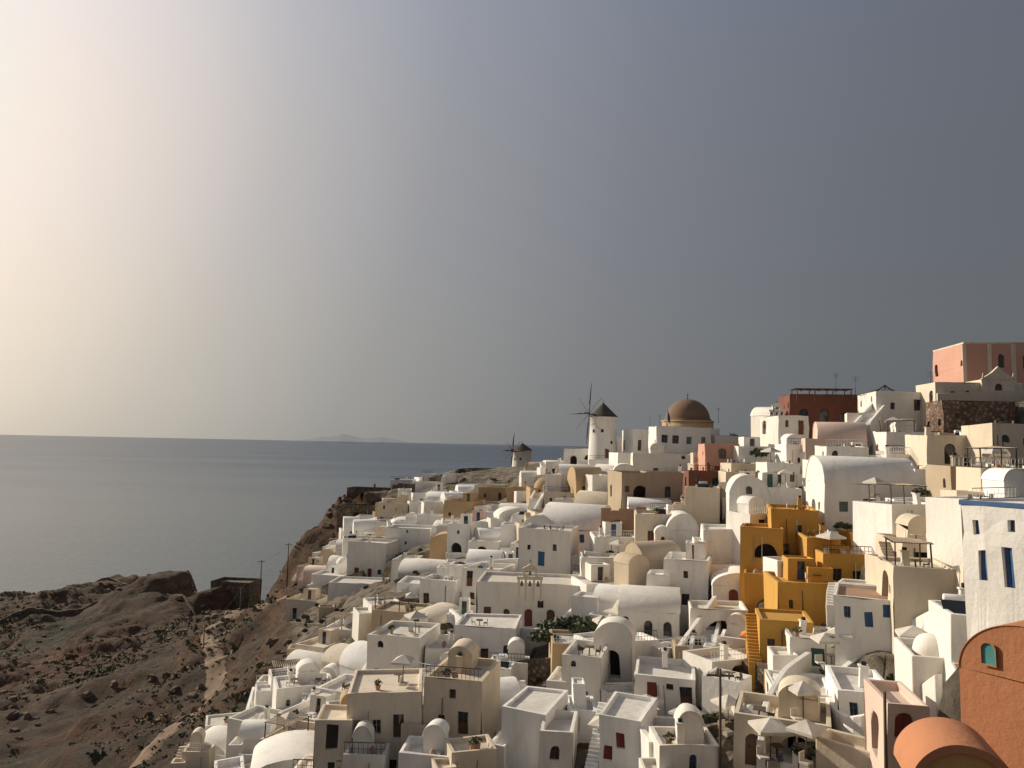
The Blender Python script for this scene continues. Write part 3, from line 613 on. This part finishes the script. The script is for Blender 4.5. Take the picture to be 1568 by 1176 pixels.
# ================================================================== windmills
def windmill(u,v,d,dia,ht,roofh,wr,blades,axis_yaw,hubz,tilt=0.1,off=1.2,wm="wood",th=1.0):
    p=P(u,v,d); mb=MB(); n=28
    def ring(r,z): return [(r*math.cos(2*math.pi*i/n),r*math.sin(2*math.pi*i/n),z) for i in range(n)]
    lv=[(dia/2*1.06,-4),(dia/2*1.0,0),(dia/2*.93,ht*.5),(dia/2*.86,ht-.3),(dia/2*.9,ht-.28),(dia/2*.9,ht)]
    for (a,b),(c,e) in zip(lv,lv[1:]):
        A,B=ring(a,b),ring(c,e)
        for i in range(n): mb.poly([A[i],A[(i+1)%n],B[(i+1)%n],B[i]],"white",True)
    A=ring(dia/2*1.0,ht)
    for i in range(n): mb.poly([A[i],A[(i+1)%n],(0,0,ht+roofh)],"thatch")
    mb.poly(A[::-1],"thatch")
    mb.tube((0,0,ht+roofh-.2),(0,0,ht+roofh+.6),.08,.03,"wood")
    for ang,z0,w,h,mt in ((-80,.1,.9,2.0,"brown"),(-100,ht*.62,.5,.7,"glass"),(-140,ht*.62,.5,.7,"glass"),(-60,ht*.35,.5,.7,"glass")):
        a=R(ang); ex=Vector((-math.sin(a),math.cos(a),0)); nn=Vector((math.cos(a),math.sin(a),0))
        r=dia/2*(1-.14*z0/ht)+.02; c=nn*r
        for k,mm,o in ((1.25,"white",.05),(1.0,mt,.08)):
            q=[c+nn*o-ex*w*k/2+Vector((0,0,z0-(k-1)*.2)),c+nn*o+ex*w*k/2+Vector((0,0,z0-(k-1)*.2)),c+nn*(o-.14)+ex*w*k/2+Vector((0,0,z0+h*k)),c+nn*(o-.14)-ex*w*k/2+Vector((0,0,z0+h*k))]
            mb.poly(q,mm)
    ax=Vector((-math.sin(axis_yaw),-math.cos(axis_yaw),tilt)).normalized()
    hub=Vector((0,0,hubz))+ax*(dia/2+off)
    mb.tube((0,0,hubz),hub+ax*1.4,.2*th,.14*th,wm,8)
    k=ax.cross(Vector((0,0,1))).normalized(); l=k.cross(ax).normalized()
    for i in range(blades):
        a=2*math.pi*i/blades; dr=k*math.cos(a)+l*math.sin(a); big=(i%(blades//4)==0) if blades>4 else True
        tip=hub+dr*wr*(1.0 if big else .72)
        mb.tube(hub,tip,(.10 if big else .05)*th,(.05 if big else .03)*th,wm,5)
        if big: mb.tube(hub+dr*wr*.3+ax*.1,hub+dr*wr*.8+ax*.1,.14*th,.08*th,"thatch",5)
        mb.tube(tip,hub+ax*1.3,.015,.015,wm,4,False)
    mb.build("windmill",p,0,0.05)
windmill(923,702,165,6.3,8.9,3.1,6.6,8,R(50),9.0)
windmill(799,729,228,6.4,7.6,2.2,5.2,8,R(40),7.0,th=1.6)
# dome church
p=P(1058,668,152); mb=MB()
mb.box(-5.4,5.4,-1,9.5,-6,1.6,"white")
n=32
for r,z0,z1,mt in ((5.1,1.6,2.9,"ochre"),(5.25,2.9,3.2,"ochre"),(4.7,3.2,3.6,"domebrown")):
    for i in range(n):
        a,b=2*math.pi*i/n,2*math.pi*(i+1)/n
        mb.poly([(r*math.cos(a),4.2+r*math.sin(a),z0),(r*math.cos(b),4.2+r*math.sin(b),z0),(r*math.cos(b),4.2+r*math.sin(b),z1),(r*math.cos(a),4.2+r*math.sin(a),z1)],mt,True)
    mb.poly([(r*math.cos(2*math.pi*i/n),4.2+r*math.sin(2*math.pi*i/n),z1) for i in range(n)],mt)
dome(mb,0,4.2,3.5,4.45,"domebrown",4.1,36,12)
mb.tube((0,4.2,7.5),(0,4.2,8.0),.2,.1,"domebrown"); mb.box(-.05,.05,4.15,4.25,8.0,8.7,"metal"); mb.box(-.25,.25,4.16,4.24,8.35,8.45,"metal")
mb.build("domed_church",p,R(-4),0.04)
def belfry(u,v,d,w,h,yaw,mat="white"):
    p=P(u,v,d); mb=MB(); t=.5
    for x0,x1 in ((-w/2,-w/2+.25),(-w/6-.12,-w/6+.12),(w/6-.12,w/6+.12),(w/2-.25,w/2)): mb.box(x0,x1,0,t,-1,h*.5,mat)
    mb.box(-w/2-.1,w/2+.1,-.05,t+.05,h*.5,h*.62,mat)
    for x0,x1 in ((-w/4-.1,-w/4+.1),(w/4-.1,w/4+.1)): mb.box(x0,x1,.003,t-.003,h*.62,h*.85,mat)
    mb.box(-w/4-.2,w/4+.2,-.05,t+.05,h*.85,h*.93,mat)
    mb.poly([(-w/4-.2,0,h*.93),(w/4+.2,0,h*.93),(0,0,h*1.1)],mat); mb.poly([(w/4+.2,t,h*.93),(-w/4-.2,t,h*.93),(0,t,h*1.1)],mat)
    mb.poly([(-w/4-.2,0,h*.93),(0,0,h*1.1),(0,t,h*1.1),(-w/4-.2,t,h*.93)],mat); mb.poly([(w/4+.2,0,h*.93),(w/4+.2,t,h*.93),(0,t,h*1.1),(0,0,h*1.1)],mat)
    for x in (-w/3,0,w/3): mb.tube((x,t/2,h*.25),(x,t/2,h*.45),.22,.08,"domebrown",8)
    mb.tube((0,t/2,h*.68),(0,t/2,h*.84),.2,.07,"domebrown",8)
    mb.box(-.03,.03,t/2-.03,t/2+.03,h*1.08,h*1.3,"metal"); mb.box(-.14,.14,t/2-.02,t/2+.02,h*1.19,h*1.22,"metal")
    mb.build("belfry",p,R(yaw),0.03,0.03)
belfry(811,908,97,3.0,3.2,-5,"cream")
belfry(1190,640,126,2.4,2.2,-10)
p=P(1530,614,106); mb=MB(); wall(mb,(-2.1,0),(1,0),(0,-1),4.2,-2,3.0,[(.5,1.0,.2,2.2,'ad','red')],"cream")
mb.box(-2.1,2.1,.3,5,-2,3.0,"cream"); mb.poly([(-2.3,-.05,3),(2.3,-.05,3),(.9,-.05,3.9),(0,-.05,4.8),(-.9,-.05,3.9)],"cream"); mb.poly([(2.3,.5,3),(-2.3,.5,3),(-.9,.5,3.9),(0,.5,4.8),(.9,.5,3.9)],"cream")
pr=[(-2.3,3),(-.9,3.9),(0,4.8),(.9,3.9),(2.3,3)]
for a,b in zip(pr,pr[1:]): mb.poly([(a[0],-.05,a[1]),(b[0],-.05,b[1]),(b[0],.5,b[1]),(a[0],.5,a[1])],"cream")
for x in (-2.0,2.0): mb.tube((x,.1,3),(x,.1,3.9),.18,.05,"cream",8)
mb.build("cream_chapel",p,R(-6),0.03)
p=P(1262,606,124); mb=MB()
for i in range(7):
    x=-4.2+i*1.4; mb.box(x-.06,x+.06,0,4,1.0,1.12,"wood")
    if i%2==0: mb.box(x-.07,x+.07,0,.14,-1,1.0,"wood"); mb.box(x-.07,x+.07,3.8,3.94,-1,1.0,"wood")
for i in range(9): mb.box(-4.6,4.6,i*.45,i*.45+.3,1.125,1.2,"redbrown")
mb.build("rooftop_pergola",p,R(-8))
p=P(1355,605,118); mb=MB()
mb.tube((0,0,-3),(0,0,1.6),.08,.06,"metal",6)
for i in range(12):
    a=2*math.pi*i/12; e=Vector((5.2*math.cos(a),3*math.sin(a),-.3)); pr=Vector((0,0,1.6))
    for k in range(1,7):
        f=k/6; c=Vector((e.x*f,e.y*f,1.6+(e.z-1.6)*f**.6)); mb.tube(pr,c,.05,.05,"metal",4,False); pr=c
mb.build("canopy_frame",p)
# ================================================================== orange buildings lower right
p=P(1580,1215,27); mb=MB()
vault(mb,4.6,5.0,2.0,5.5,"orange",[],[],[],1.9,n=32,g=.04,lip=.03,lun=(.45,.75,-1.25,.35,'teal'))
mb.build("orange_vaulted_house",p,R(-58),0.06,0.06)
p=P(1478,1250,25.0); mb=MB(); vault(mb,2.6,2.4,3,1.95,"orange",[],[],[],1.2,n=32,g=.25,lip=.14,fmat="ochreyellow")
mb.build("orange_arched_house",p,R(-16),0.05,0.05)
# ================================================================== long walls
def spline(ps,n=6):
    out=[]; q=[ps[0]]+ps+[ps[-1]]
    for i in range(1,len(q)-2):
        for k in range(n):
            t=k/n; a,b,c,d=q[i-1],q[i],q[i+1],q[i+2]
            out.append(0.5*((2*b)+(c-a)*t+(2*a-5*b+4*c-d)*t*t+(3*b-a-3*c+d)*t**3))
    return out+[ps[-1]]
def wall_line(name,uvs,h,th=.45,mat="white",d=None,base=3.0,dz=0):
    ps=[]
    for i,q in enumerate(uvs):
        g=G(q[0],q[1],q[2] if len(q)>2 else d); g.z+=dz; ps.append(g)
    ps=spline(ps); mb=MB(); L=[];Rr=[]
    for i,pn in enumerate(ps):
        a=ps[max(i-1,0)]; b=ps[min(i+1,len(ps)-1)]; t=Vector((b.x-a.x,b.y-a.y,0)).normalized(); nn=Vector((-t.y,t.x,0))*th/2
        L.append(pn+nn); Rr.append(pn-nn)
    for i in range(len(ps)-1):
        for q0,q1,hh in ((Rr[i],Rr[i+1],0),(L[i+1],L[i],0)):
            mb.poly([q0-Vector((0,0,base)),q1-Vector((0,0,base)),q1+Vector((0,0,h)),q0+Vector((0,0,h))],mat)
        mb.poly([Rr[i]+Vector((0,0,h)),Rr[i+1]+Vector((0,0,h)),L[i+1]+Vector((0,0,h)),L[i]+Vector((0,0,h))],mat)
    for k in (0,-1):
        a,b=Rr[k],L[k]; mb.poly([a-Vector((0,0,base)),b-Vector((0,0,base)),b+Vector((0,0,h)),a+Vector((0,0,h))],mat)
    return mb.build(name,(0,0,0),0,0.1,0.06)
wall_line("white_retaining_wall",[(695,898,119),(760,888,118),(850,884,115),(930,880,113),(1000,892,108)],3.0)
wall_line("white_parapet_wall",[(760,975,97),(830,985,93),(890,945,97),(960,905,100)],1.8)
wall_line("white_parapet_wall",[(690,950,106),(720,975,99),(790,1000,91),(800,1040,84)],1.6)
wall_line("white_parapet_wall",[(1165,1190,50),(1175,1120,56),(1200,1075,60),(1240,1040,64)],2.2)
wall_line("white_parapet_wall",[(1200,1150,52),(1185,1100,57),(1190,1060,61)],1.4)
wall_line("white_parapet_wall",[(1285,1050,60),(1340,1010,61),(1420,965,57),(1480,940,50)],1.2)
wall_line("white_parapet_wall",[(1380,1040,52),(1420,985,52),(1480,960,47)],1.4)
wall_line("white_parapet_wall",[(1040,1030,77),(1070,985,80),(1095,950,84)],2.6)
wall_line("white_parapet_wall",[(945,1110,66),(990,1130,62),(1050,1140,59),(1060,1180,55)],1.8)
wall_line("white_parapet_wall",[(1000,1190,54),(975,1150,58),(940,1120,62)],2.2)
wall_line("white_parapet_wall",[(800,830,134),(820,790,142),(840,750,165),(850,725,190)],1.6)
wall_line("white_parapet_wall",[(1390,930,62),(1430,900,62),(1480,890,56)],1.2,mat="cream")
wall_line("white_parapet_wall",[(1270,1090,55),(1300,1120,51),(1370,1100,49),(1440,1060,45)],1.0)
wall_line("white_parapet_wall",[(590,1060,88),(640,1050,88),(700,1065,84)],1.2)
wall_line("white_parapet_wall",[(470,905,160),(510,895,160),(560,905,152),(600,925,140)],1.2)
wall_line("white_parapet_wall",[(400,1110,98),(450,1090,98),(520,1060,98),(560,1040,96)],1.0)
wall_line("rubble_retaining_wall",[(445,965,146),(520,972,128),(600,962,114)],1.6,.6,"rubble")
wall_line("rubble_retaining_wall",[(440,1000,135),(500,1015,116),(560,1025,104)],1.4,.6,"rubble")
wall_line("rubble_retaining_wall",[(405,1060,116),(440,1070,106),(500,1060,102)],1.4,.6,"rubble")
wall_line("rubble_retaining_wall",[(790,1035,84),(850,1030,82),(900,1020,82)],1.6,.5,"rubble")
wall_line("rubble_retaining_wall",[(1060,1040,74),(1120,1045,71),(1190,1055,66)],2.0,.6,"rubble")
wall_line("rubble_retaining_wall",[(1020,1150,58),(1080,1135,59),(1150,1125,58)],1.2,.5,"rubble")
wall_line("cream_balustrade_wall",[(1435,618,107),(1500,615,106),(1568,612,106)],1.4,.4,"cream")
def field_wall(uvs,h=.9):
    ps=[]
    for u,v,d in uvs: g=P(u,v,d); ps.append(Vector((g.x,g.y,0)))
    ps=spline(ps,12); mb=MB()
    for a,b in zip(ps,ps[1:]):
        t=(b-a).normalized(); n=Vector((-t.y,t.x,0))*.3; za,zb=TZ(a.x,a.y),TZ(b.x,b.y)
        A=[Vector((a.x,a.y,za)),Vector((b.x,b.y,zb))]; U_=Vector((0,0,h)); D_=Vector((0,0,-1))
        for s in (-1,1): mb.poly([A[0]+n*s+D_,A[1]+n*s+D_,A[1]+n*s+U_,A[0]+n*s+U_],"rubble")
        mb.poly([A[0]-n+U_,A[1]-n+U_,A[1]+n+U_,A[0]+n+U_],"rubble")
    mb.build("rubble_field_wall",(0,0,0),0,.12)
field_wall([(120,915,285),(220,915,270),(300,910,250)]); field_wall([(260,925,230),(330,922,212),(400,905,205)]); field_wall([(0,945,240),(80,945,245),(180,935,250)],1.2)
def stairs(name,a,b,width=1.8,mat="white",sw=True):
    A,B=G(*a),G(*b)
    if A.z>B.z: A,B=B,A
    L=Vector((B.x-A.x,B.y-A.y,0)); ln=L.length; dz=B.z-A.z; n=max(4,int(dz/0.2)); st=ln/n; yaw=math.atan2(L.y,L.x)
    mb=MB()
    for i in range(n): mb.box(i*st,(i+1)*st+.002,-width/2,width/2,(i+1)*dz/n-3,(i+1)*dz/n,mat,False)
    if sw:
        for s in (-1,1):
            y0,y1=(width/2+.003,width/2+.33) if s>0 else (-width/2-.33,-width/2-.003)
            for y in (y0,y1): mb.poly([(0,y,-2),(ln,y,dz-2),(ln,y,dz+.8),(0,y,.8)],mat)
            mb.poly([(0,y0,.8),(ln,y0,dz+.8),(ln,y1,dz+.8),(0,y1,.8)],mat); mb.poly([(0,y0,-2),(0,y1,-2),(0,y1,.8),(0,y0,.8)],mat)
    mb.build(name,A,yaw,0.05)
for a,b in [((555,1060,88),(590,1000,100)),((930,985,86),(960,930,92)),((1190,1170,50),(1200,1090,58)),((1420,1010,52),(1470,940,56)),((1000,900,98),(985,850,108)),((880,760,158),(905,725,170)),((1290,760,98),(1310,700,106)),((390,1100,100),(400,1060,112)),((1075,1000,76),(1090,940,84)),((725,1120,72),(740,1060,80)),((820,770,150),(835,740,168)),((1320,655,110),(1350,620,114)),((480,1090,92),(510,1040,102)),((600,950,116),(630,900,132))]:
    stairs("whitewashed_stairs",a,b)
# ================================================================== small things
def umbrella(x,y,z,s=1.4,mat="canvas",yaw=0):
    mb=MB(); mb.tube((0,0,-.3),(0,0,2.5),.04,.04,"wood",6)
    q=[(-s,-s,2.1),(s,-s,2.1),(s,s,2.1),(-s,s,2.1)]
    for i in range(4):
        j=(i+1)%4; mb.poly([q[i],q[j],(0,0,2.65)],mat); mb.poly([(q[i][0],q[i][1],1.92),(q[j][0],q[j][1],1.92),q[j],q[i]],mat)
    mb.box(-.3,.3,-.3,.3,-.3,.06,"greyconcrete")
    mb.box(.3,1.0,.2,.9,.70,.75,"wood"); mb.box(.6,.7,.5,.6,0,.70,"wood"); mb.box(-.9,-.3,-.6,0,.3,.42,"canvas"); mb.box(-.9,-.3,-.05,0,.42,.9,"canvas")
    mb.build("patio_umbrella",(x,y,z),yaw)
for u,v,d,mat in [(805,1118,70,"canvas"),(945,965,88,"canvas"),(990,1115,63,"canvas"),(1050,1135,58,"canvas"),(925,1150,60,"canvas"),(1340,768,84,"canvas"),
   (1150,1008,72,"orangecanvas"),(1180,1165,50,"canvas"),(1150,1140,54,"canvas"),(1290,1010,62,"canvas"),(1265,1020,62,"canvas"),(620,925,124,"canvas"),(1115,1120,58,"canvas"),(1235,1170,48,"canvas"),(1400,1020,52,"canvas")]:
    g=P(u,v,d); umbrella(g.x,g.y,g.z,random.uniform(.85,1.15),mat,random.uniform(0,1.5))
rr=random.Random(21); cand=[r for r in ROOFS if r[0][1]<115]; rr.shuffle(cand)
for loc,yaw,w,dep,h in cand[:12]:
    M=Matrix.Translation(loc)@Matrix.Rotation(yaw,4,'Z'); p=M@Vector((rr.choice([-.22,.22])*w,dep*.45,h)); umbrella(p.x,p.y,p.z,rr.uniform(.8,1.1),"canvas",rr.uniform(0,1.5))
def pole(u,v,d,h,r=.12,arms=1):
    g=P(u,v,d); mb=MB(); mb.tube((0,0,-3),(0,0,h),r,r*.75,"wood",8)
    for k in range(arms): mb.box(-.9,.9,-.06,.06,h-.5-k*.7,h-.38-k*.7,"wood"); [mb.tube((x,0,h-.38-k*.7),(x,0,h-.2-k*.7),.05,.04,"greyconcrete",6) for x in (-.75,-.3,.3,.75)]
    mb.build("utility_pole",g,random.uniform(-.5,.5)); return g+Vector((0,0,h-.2))
tops=[pole(367,955,185,8.5,.17),pole(399,893,205,6,.15),pole(440,880,200,8,.17),pole(311,1000,160,5,.14)]
pole(1103,1180,52,6.5,.11); pole(1357,1200,40,4.5,.1,0); pole(900,900,108,4,.08,0)
def cable(a,b,sag=.8):
    mb=MB(); pr=a
    for i in range(1,13):
        f=i/12; c=a.lerp(b,f)-Vector((0,0,sag*4*f*(1-f))); mb.tube(pr,c,.02,.02,"metal",4,False); pr=c
    mb.build("overhead_cable",merge=False)
cable(tops[0],tops[1]); cable(tops[0],tops[3]); cable(tops[1],tops[2])
for u,v,d,h in [(1280,600,124,3),(1310,602,122,2.6),(995,655,160,2.4),(1185,640,126,2),(1010,650,158,2),(905,680,170,2),(1100,640,150,2),(1425,590,110,2)]:
    g=P(u,v,d); mb=MB(); mb.tube((0,0,-1),(0,0,h),.05,.04,"metal",5)
    for k in range(3): mb.box(-.5+k*.08,.5-k*.08,-.02,.02,h-.1-k*.3,h-.06-k*.3,"metal")
    mb.build("rooftop_antenna",g,random.uniform(0,3))
g=P(1022,690,148); mb=MB(); mb.tube((0,0,0),(0,0,8),.06,.04,"metal",6)
for i in range(6): mb.poly([(.05+i*.08,math.sin(i)*.1,7.8-i*.25),(.05+(i+1)*.08,math.sin(i+1)*.1,7.8-(i+1)*.25),(.05+(i+1)*.08,math.sin(i+1)*.1,5.8-(i+1)*.15),(.05+i*.08,math.sin(i)*.1,5.8-i*.15)],"blue")
mb.build("flag_on_pole",g)
rg=random.Random(3); mb=MB(); cnt=0
while cnt<4200:
    x=rg.uniform(-240,0); y=rg.uniform(70,320); z=TZ(x,y); u,v=proj(x,y,z)
    if u<-60 or u>left_u(v)+5 or v<700 or v>1250: continue
    if noise.noise(Vector((x*.03,y*.03,5)))<.02+rg.uniform(-.22,.22): continue
    cnt+=1; r=rg.uniform(.25,.65)*(2.0 if rg.random()<.15 else 1); leafclump(mb,Vector((x,y,z-.1)),r,15,"dryleaf",rg,r*.3,.6)
mb.build("hillside_scrub",merge=False)
mb=MB(); cnt=0
while cnt<1500:
    x=rg.uniform(-240,0); y=rg.uniform(70,320); z=TZ(x,y); u,v=proj(x,y,z)
    if u<-60 or u>left_u(v)+5 or v<700 or v>1250: continue
    if noise.noise(Vector((x*.04,y*.04,15)))<rg.uniform(-.1,.3): continue
    cnt+=1; r=rg.choice([.2,.25,.3,.4,.5,.6,1.2])*rg.uniform(.6,1.2)
    P8=[]
    for i in range(2):
        for j in range(5): a=j*1.257+rg.uniform(-.3,.3); rr_=r*(1 if i==0 else .6)*rg.uniform(.7,1.2); P8.append((x+rr_*math.cos(a),y+rr_*math.sin(a),z-.3+(r*.9*rg.uniform(.6,1) if i else 0)))
    for j in range(5): k=(j+1)%5; mb.poly([P8[j],P8[k],P8[5+k],P8[5+j]],"rock")
    mb.poly(P8[5:],"rock")
mb.build("hillside_rocks",merge=False)
def bush(u,v,d,r,n,flower=False,g=None):
    g=g or P(u,v,d); mb=MB()
    for k in range(max(1,int(r*2))):
        c=Vector((rg.uniform(-r,r)*.7,rg.uniform(-r,r)*.5,rg.uniform(0,.3)*r)); leafclump(mb,c,r*rg.uniform(.4,.7),n//max(1,int(r*2)),"leaf",rg,.13+r*.04)
        if flower: leafclump(mb,c,r*.6,n//10,"flower",rg,.1)
    mb.build("shrub",g,merge=False)
for i in range(22): bush(rg.uniform(815,935),rg.uniform(962,1015),rg.uniform(84,92),rg.uniform(1.2,2.2),500)
for u,v,d,r in [(955,836,112,1.6),(975,838,110,1.4),(470,905,160,1.5),(705,870,126,1.3),(1165,700,118,2.0),(1290,812,84,1.2),(1130,1035,74,1.3),(1090,1110,60,1.2),(1060,1150,56,1.1),(1460,830,66,.9),(650,960,106,1.4),(690,965,100,1.2),(480,960,140,1.6),(575,925,140,1.4),(1230,1155,50,1.0),(1280,990,64,.9),(1100,1065,66,1.2),(1010,1160,57,1.1),(560,1000,108,1.4),(1410,760,80,1.1),(1320,830,78,.9)]:
    bush(u,v,d,r,450,rg.random()<.3)
cnt=0; tries=0
while cnt<100 and tries<9000:
    tries+=1; x=rg.uniform(-70,70); y=rg.uniform(52,220); z=TZ(x,y); u,v=proj(x,y,z)
    if u<left_u(v)+6 or u>1560 or v<top_v(u)+8 or v>1190 or overlaps(x,y,.5): continue
    cnt+=1; bush(0,0,0,rg.uniform(.6,1.3),220,rg.random()<.12,Vector((x,y,z)))
def ribbon(name,uvs,w,mat="dirt"):
    ps=[]
    for q in uvs: g=G(*q); ps.append(Vector((g.x,g.y,0)))
    ps=spline(ps,14); mb=MB(); rows=[]
    for i,pn in enumerate(ps):
        a=ps[max(i-1,0)]; b=ps[min(i+1,len(ps)-1)]; t=(b-a).normalized(); nn=Vector((-t.y,t.x,0)); ww=w*(1+.6*noise.noise(pn*.15)); row=[]
        for k in range(7): c=pn+nn*ww*(k/6-.5+.06*noise.noise(pn*.6+Vector((k,0,0)))); row.append((c.x,c.y,TZ(c.x,c.y)+(.15 if 0<k<6 else -.3)))
        rows.append(row)
    for a,b in zip(rows,rows[1:]):
        for k in range(6): mb.poly([a[k],a[k+1],b[k+1],b[k]],mat,True)
    mb.build(name)
ribbon("dirt_path",[(360,925),(350,950),(318,975),(330,1010),(325,1050),(270,1110),(200,1180)],4.0)
ribbon("dirt_path",[(360,950),(400,935),(440,925)],3)
def person(u,v,d,yaw,top,bot,lean=0.0):
    g=P(u,v,d)
    J={'pelvis':(0,0,.95),'chest':(0,lean*.4,1.35),'neck':(0,lean*.6,1.5),'head':(0,lean*.7,1.62),'crown':(0,lean*.7,1.74),
     'ls':(-.2,lean*.5,1.43),'le':(-.27,.04,1.15),'lh':(-.25,-.12,.92),'rs':(.2,lean*.5,1.43),'re':(.27,.06,1.15),'rh':(.26,-.08,.9),
     'lk':(-.11,-.06,.5),'lf':(-.12,.03,.06),'lt':(-.12,-.16,.03),'rk':(.11,-.02,.5),'rf':(.13,.1,.06),'rt':(.13,-.08,.03),'lp':(-.1,0,.9),'rp':(.1,0,.9)}
    rad={'pelvis':.15,'chest':.16,'neck':.055,'head':.1,'crown':.08,'ls':.07,'le':.045,'lh':.04,'rs':.07,'re':.045,'rh':.04,'lk':.06,'lf':.045,'lt':.035,'rk':.06,'rf':.045,'rt':.035,'lp':.1,'rp':.1}
    ks=list(J); E=[('pelvis','chest'),('chest','neck'),('neck','head'),('head','crown'),('chest','ls'),('ls','le'),('le','lh'),('chest','rs'),('rs','re'),('re','rh'),('pelvis','lp'),('lp','lk'),('lk','lf'),('lf','lt'),('pelvis','rp'),('rp','rk'),('rk','rf'),('rf','rt')]
    me=bpy.data.meshes.new("person"); me.from_pydata([J[k] for k in ks],[(ks.index(a),ks.index(b)) for a,b in E],[])
    o=bpy.data.objects.new("person_tmp",me); scene.collection.objects.link(o)
    md=o.modifiers.new("s",'SKIN')
    for i,k in enumerate(ks): me.skin_vertices[0].data[i].radius=(rad[k],rad[k]*.8); me.skin_vertices[0].data[i].use_root=(k=='pelvis')
    o.modifiers.new("u",'SUBSURF').levels=1
    dg=bpy.context.evaluated_depsgraph_get(); nm=bpy.data.meshes.new_from_object(o.evaluated_get(dg)); bpy.data.objects.remove(o)
    nm.materials.clear()
    for k in ("skin",top,bot,"hair"): nm.materials.append(MATS[k])
    for f in nm.polygons:
        c=f.center; f.use_smooth=True
        f.material_index= 3 if (c.z>1.66 or (c.z>1.56 and c.y>.02)) else 0 if (c.z>1.49 or (abs(c.x)>.22 and c.z<1.2)) else 1 if c.z>.95 else 2 if c.z>.08 else 3
    o=bpy.data.objects.new("person",nm); scene.collection.objects.link(o); o.location=g; o.rotation_euler=(0,0,yaw)
for a in [(1255,1002,66,.5,"cloth1","cloth1"),(1263,1003,66,-.4,"cloth2","cloth1"),(1395,1045,52,1.2,"cloth3","cloth1"),(895,912,104,0,"cloth3","cloth1"),(1195,1190,50,.6,"cloth1","cloth3"),(1345,782,84,.2,"cloth3","cloth1")]:
    person(*a)
# ================================================================== light + sky
AZ,EL=60.0,24.0
def sdir(az,el): return Vector((-math.sin(R(az))*math.cos(R(el)),math.cos(R(az))*math.cos(R(el)),math.sin(R(el))))
sd=sdir(AZ,EL)
sl=bpy.data.lights.new("sun",'SUN'); so=bpy.data.objects.new("sun",sl); scene.collection.objects.link(so)
sl.energy=4.9; sl.angle=R(0.6); sl.color=(1,.885,.71); so.rotation_euler=sd.to_track_quat('Z','Y').to_euler()
w=bpy.data.worlds.new("World"); scene.world=w; w.use_nodes=True; t=w.node_tree; bg=t.nodes["Background"]
sk=t.nodes.new("ShaderNodeTexSky"); sk.sky_type='NISHITA'; sk.sun_disc=False; sk.sun_elevation=R(EL); sk.sun_rotation=R(360-AZ); sk.altitude=100; sk.air_density=1.0; sk.dust_density=4.0; sk.ozone_density=1.5
# hand-tuned haze gradient layered over the clear-sky model, by angle from the sun and elevation
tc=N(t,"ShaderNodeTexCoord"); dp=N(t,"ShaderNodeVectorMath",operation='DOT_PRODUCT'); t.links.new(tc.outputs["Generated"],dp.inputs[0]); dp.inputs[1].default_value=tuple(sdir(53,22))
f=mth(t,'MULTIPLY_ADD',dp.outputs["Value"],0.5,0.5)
hz=ramp(t,f,[(0.0,(.31,.305,.30)),(0.25,(.23,.23,.24)),(0.48,(.12,.13,.15)),(0.62,(.14,.15,.17)),(0.76,(.205,.215,.24)),(0.86,(.33,.33,.345)),(0.92,(.54,.51,.485)),(0.96,(.90,.78,.68)),(1.0,(1.25,1.05,.88))],'B_SPLINE')  # end opposite the sun raised as added fill for camera-facing walls
sz=N(t,"ShaderNodeSeparateXYZ"); t.links.new(tc.outputs["Generated"],sz.inputs[0])
tint=ramp(t,sz.outputs[2],[(0.0,(1.0,.985,.90)),(0.10,(.97,.96,.90)),(0.30,(.93,.94,.97)),(0.6,(.88,.95,1.10))],'EASE')
hz=mix(t,1.0,hz,tint,'MULTIPLY')
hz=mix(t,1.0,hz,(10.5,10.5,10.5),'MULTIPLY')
hs=N(t,"ShaderNodeHueSaturation"); hs.inputs["Saturation"].default_value=.5; hs.inputs["Value"].default_value=.5; t.links.new(sk.outputs[0],hs.inputs["Color"])
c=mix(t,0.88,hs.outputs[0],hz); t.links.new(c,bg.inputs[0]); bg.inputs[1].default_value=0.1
scene.view_settings.view_transform='Standard'; scene.view_settings.look='None'; scene.view_settings.exposure=0
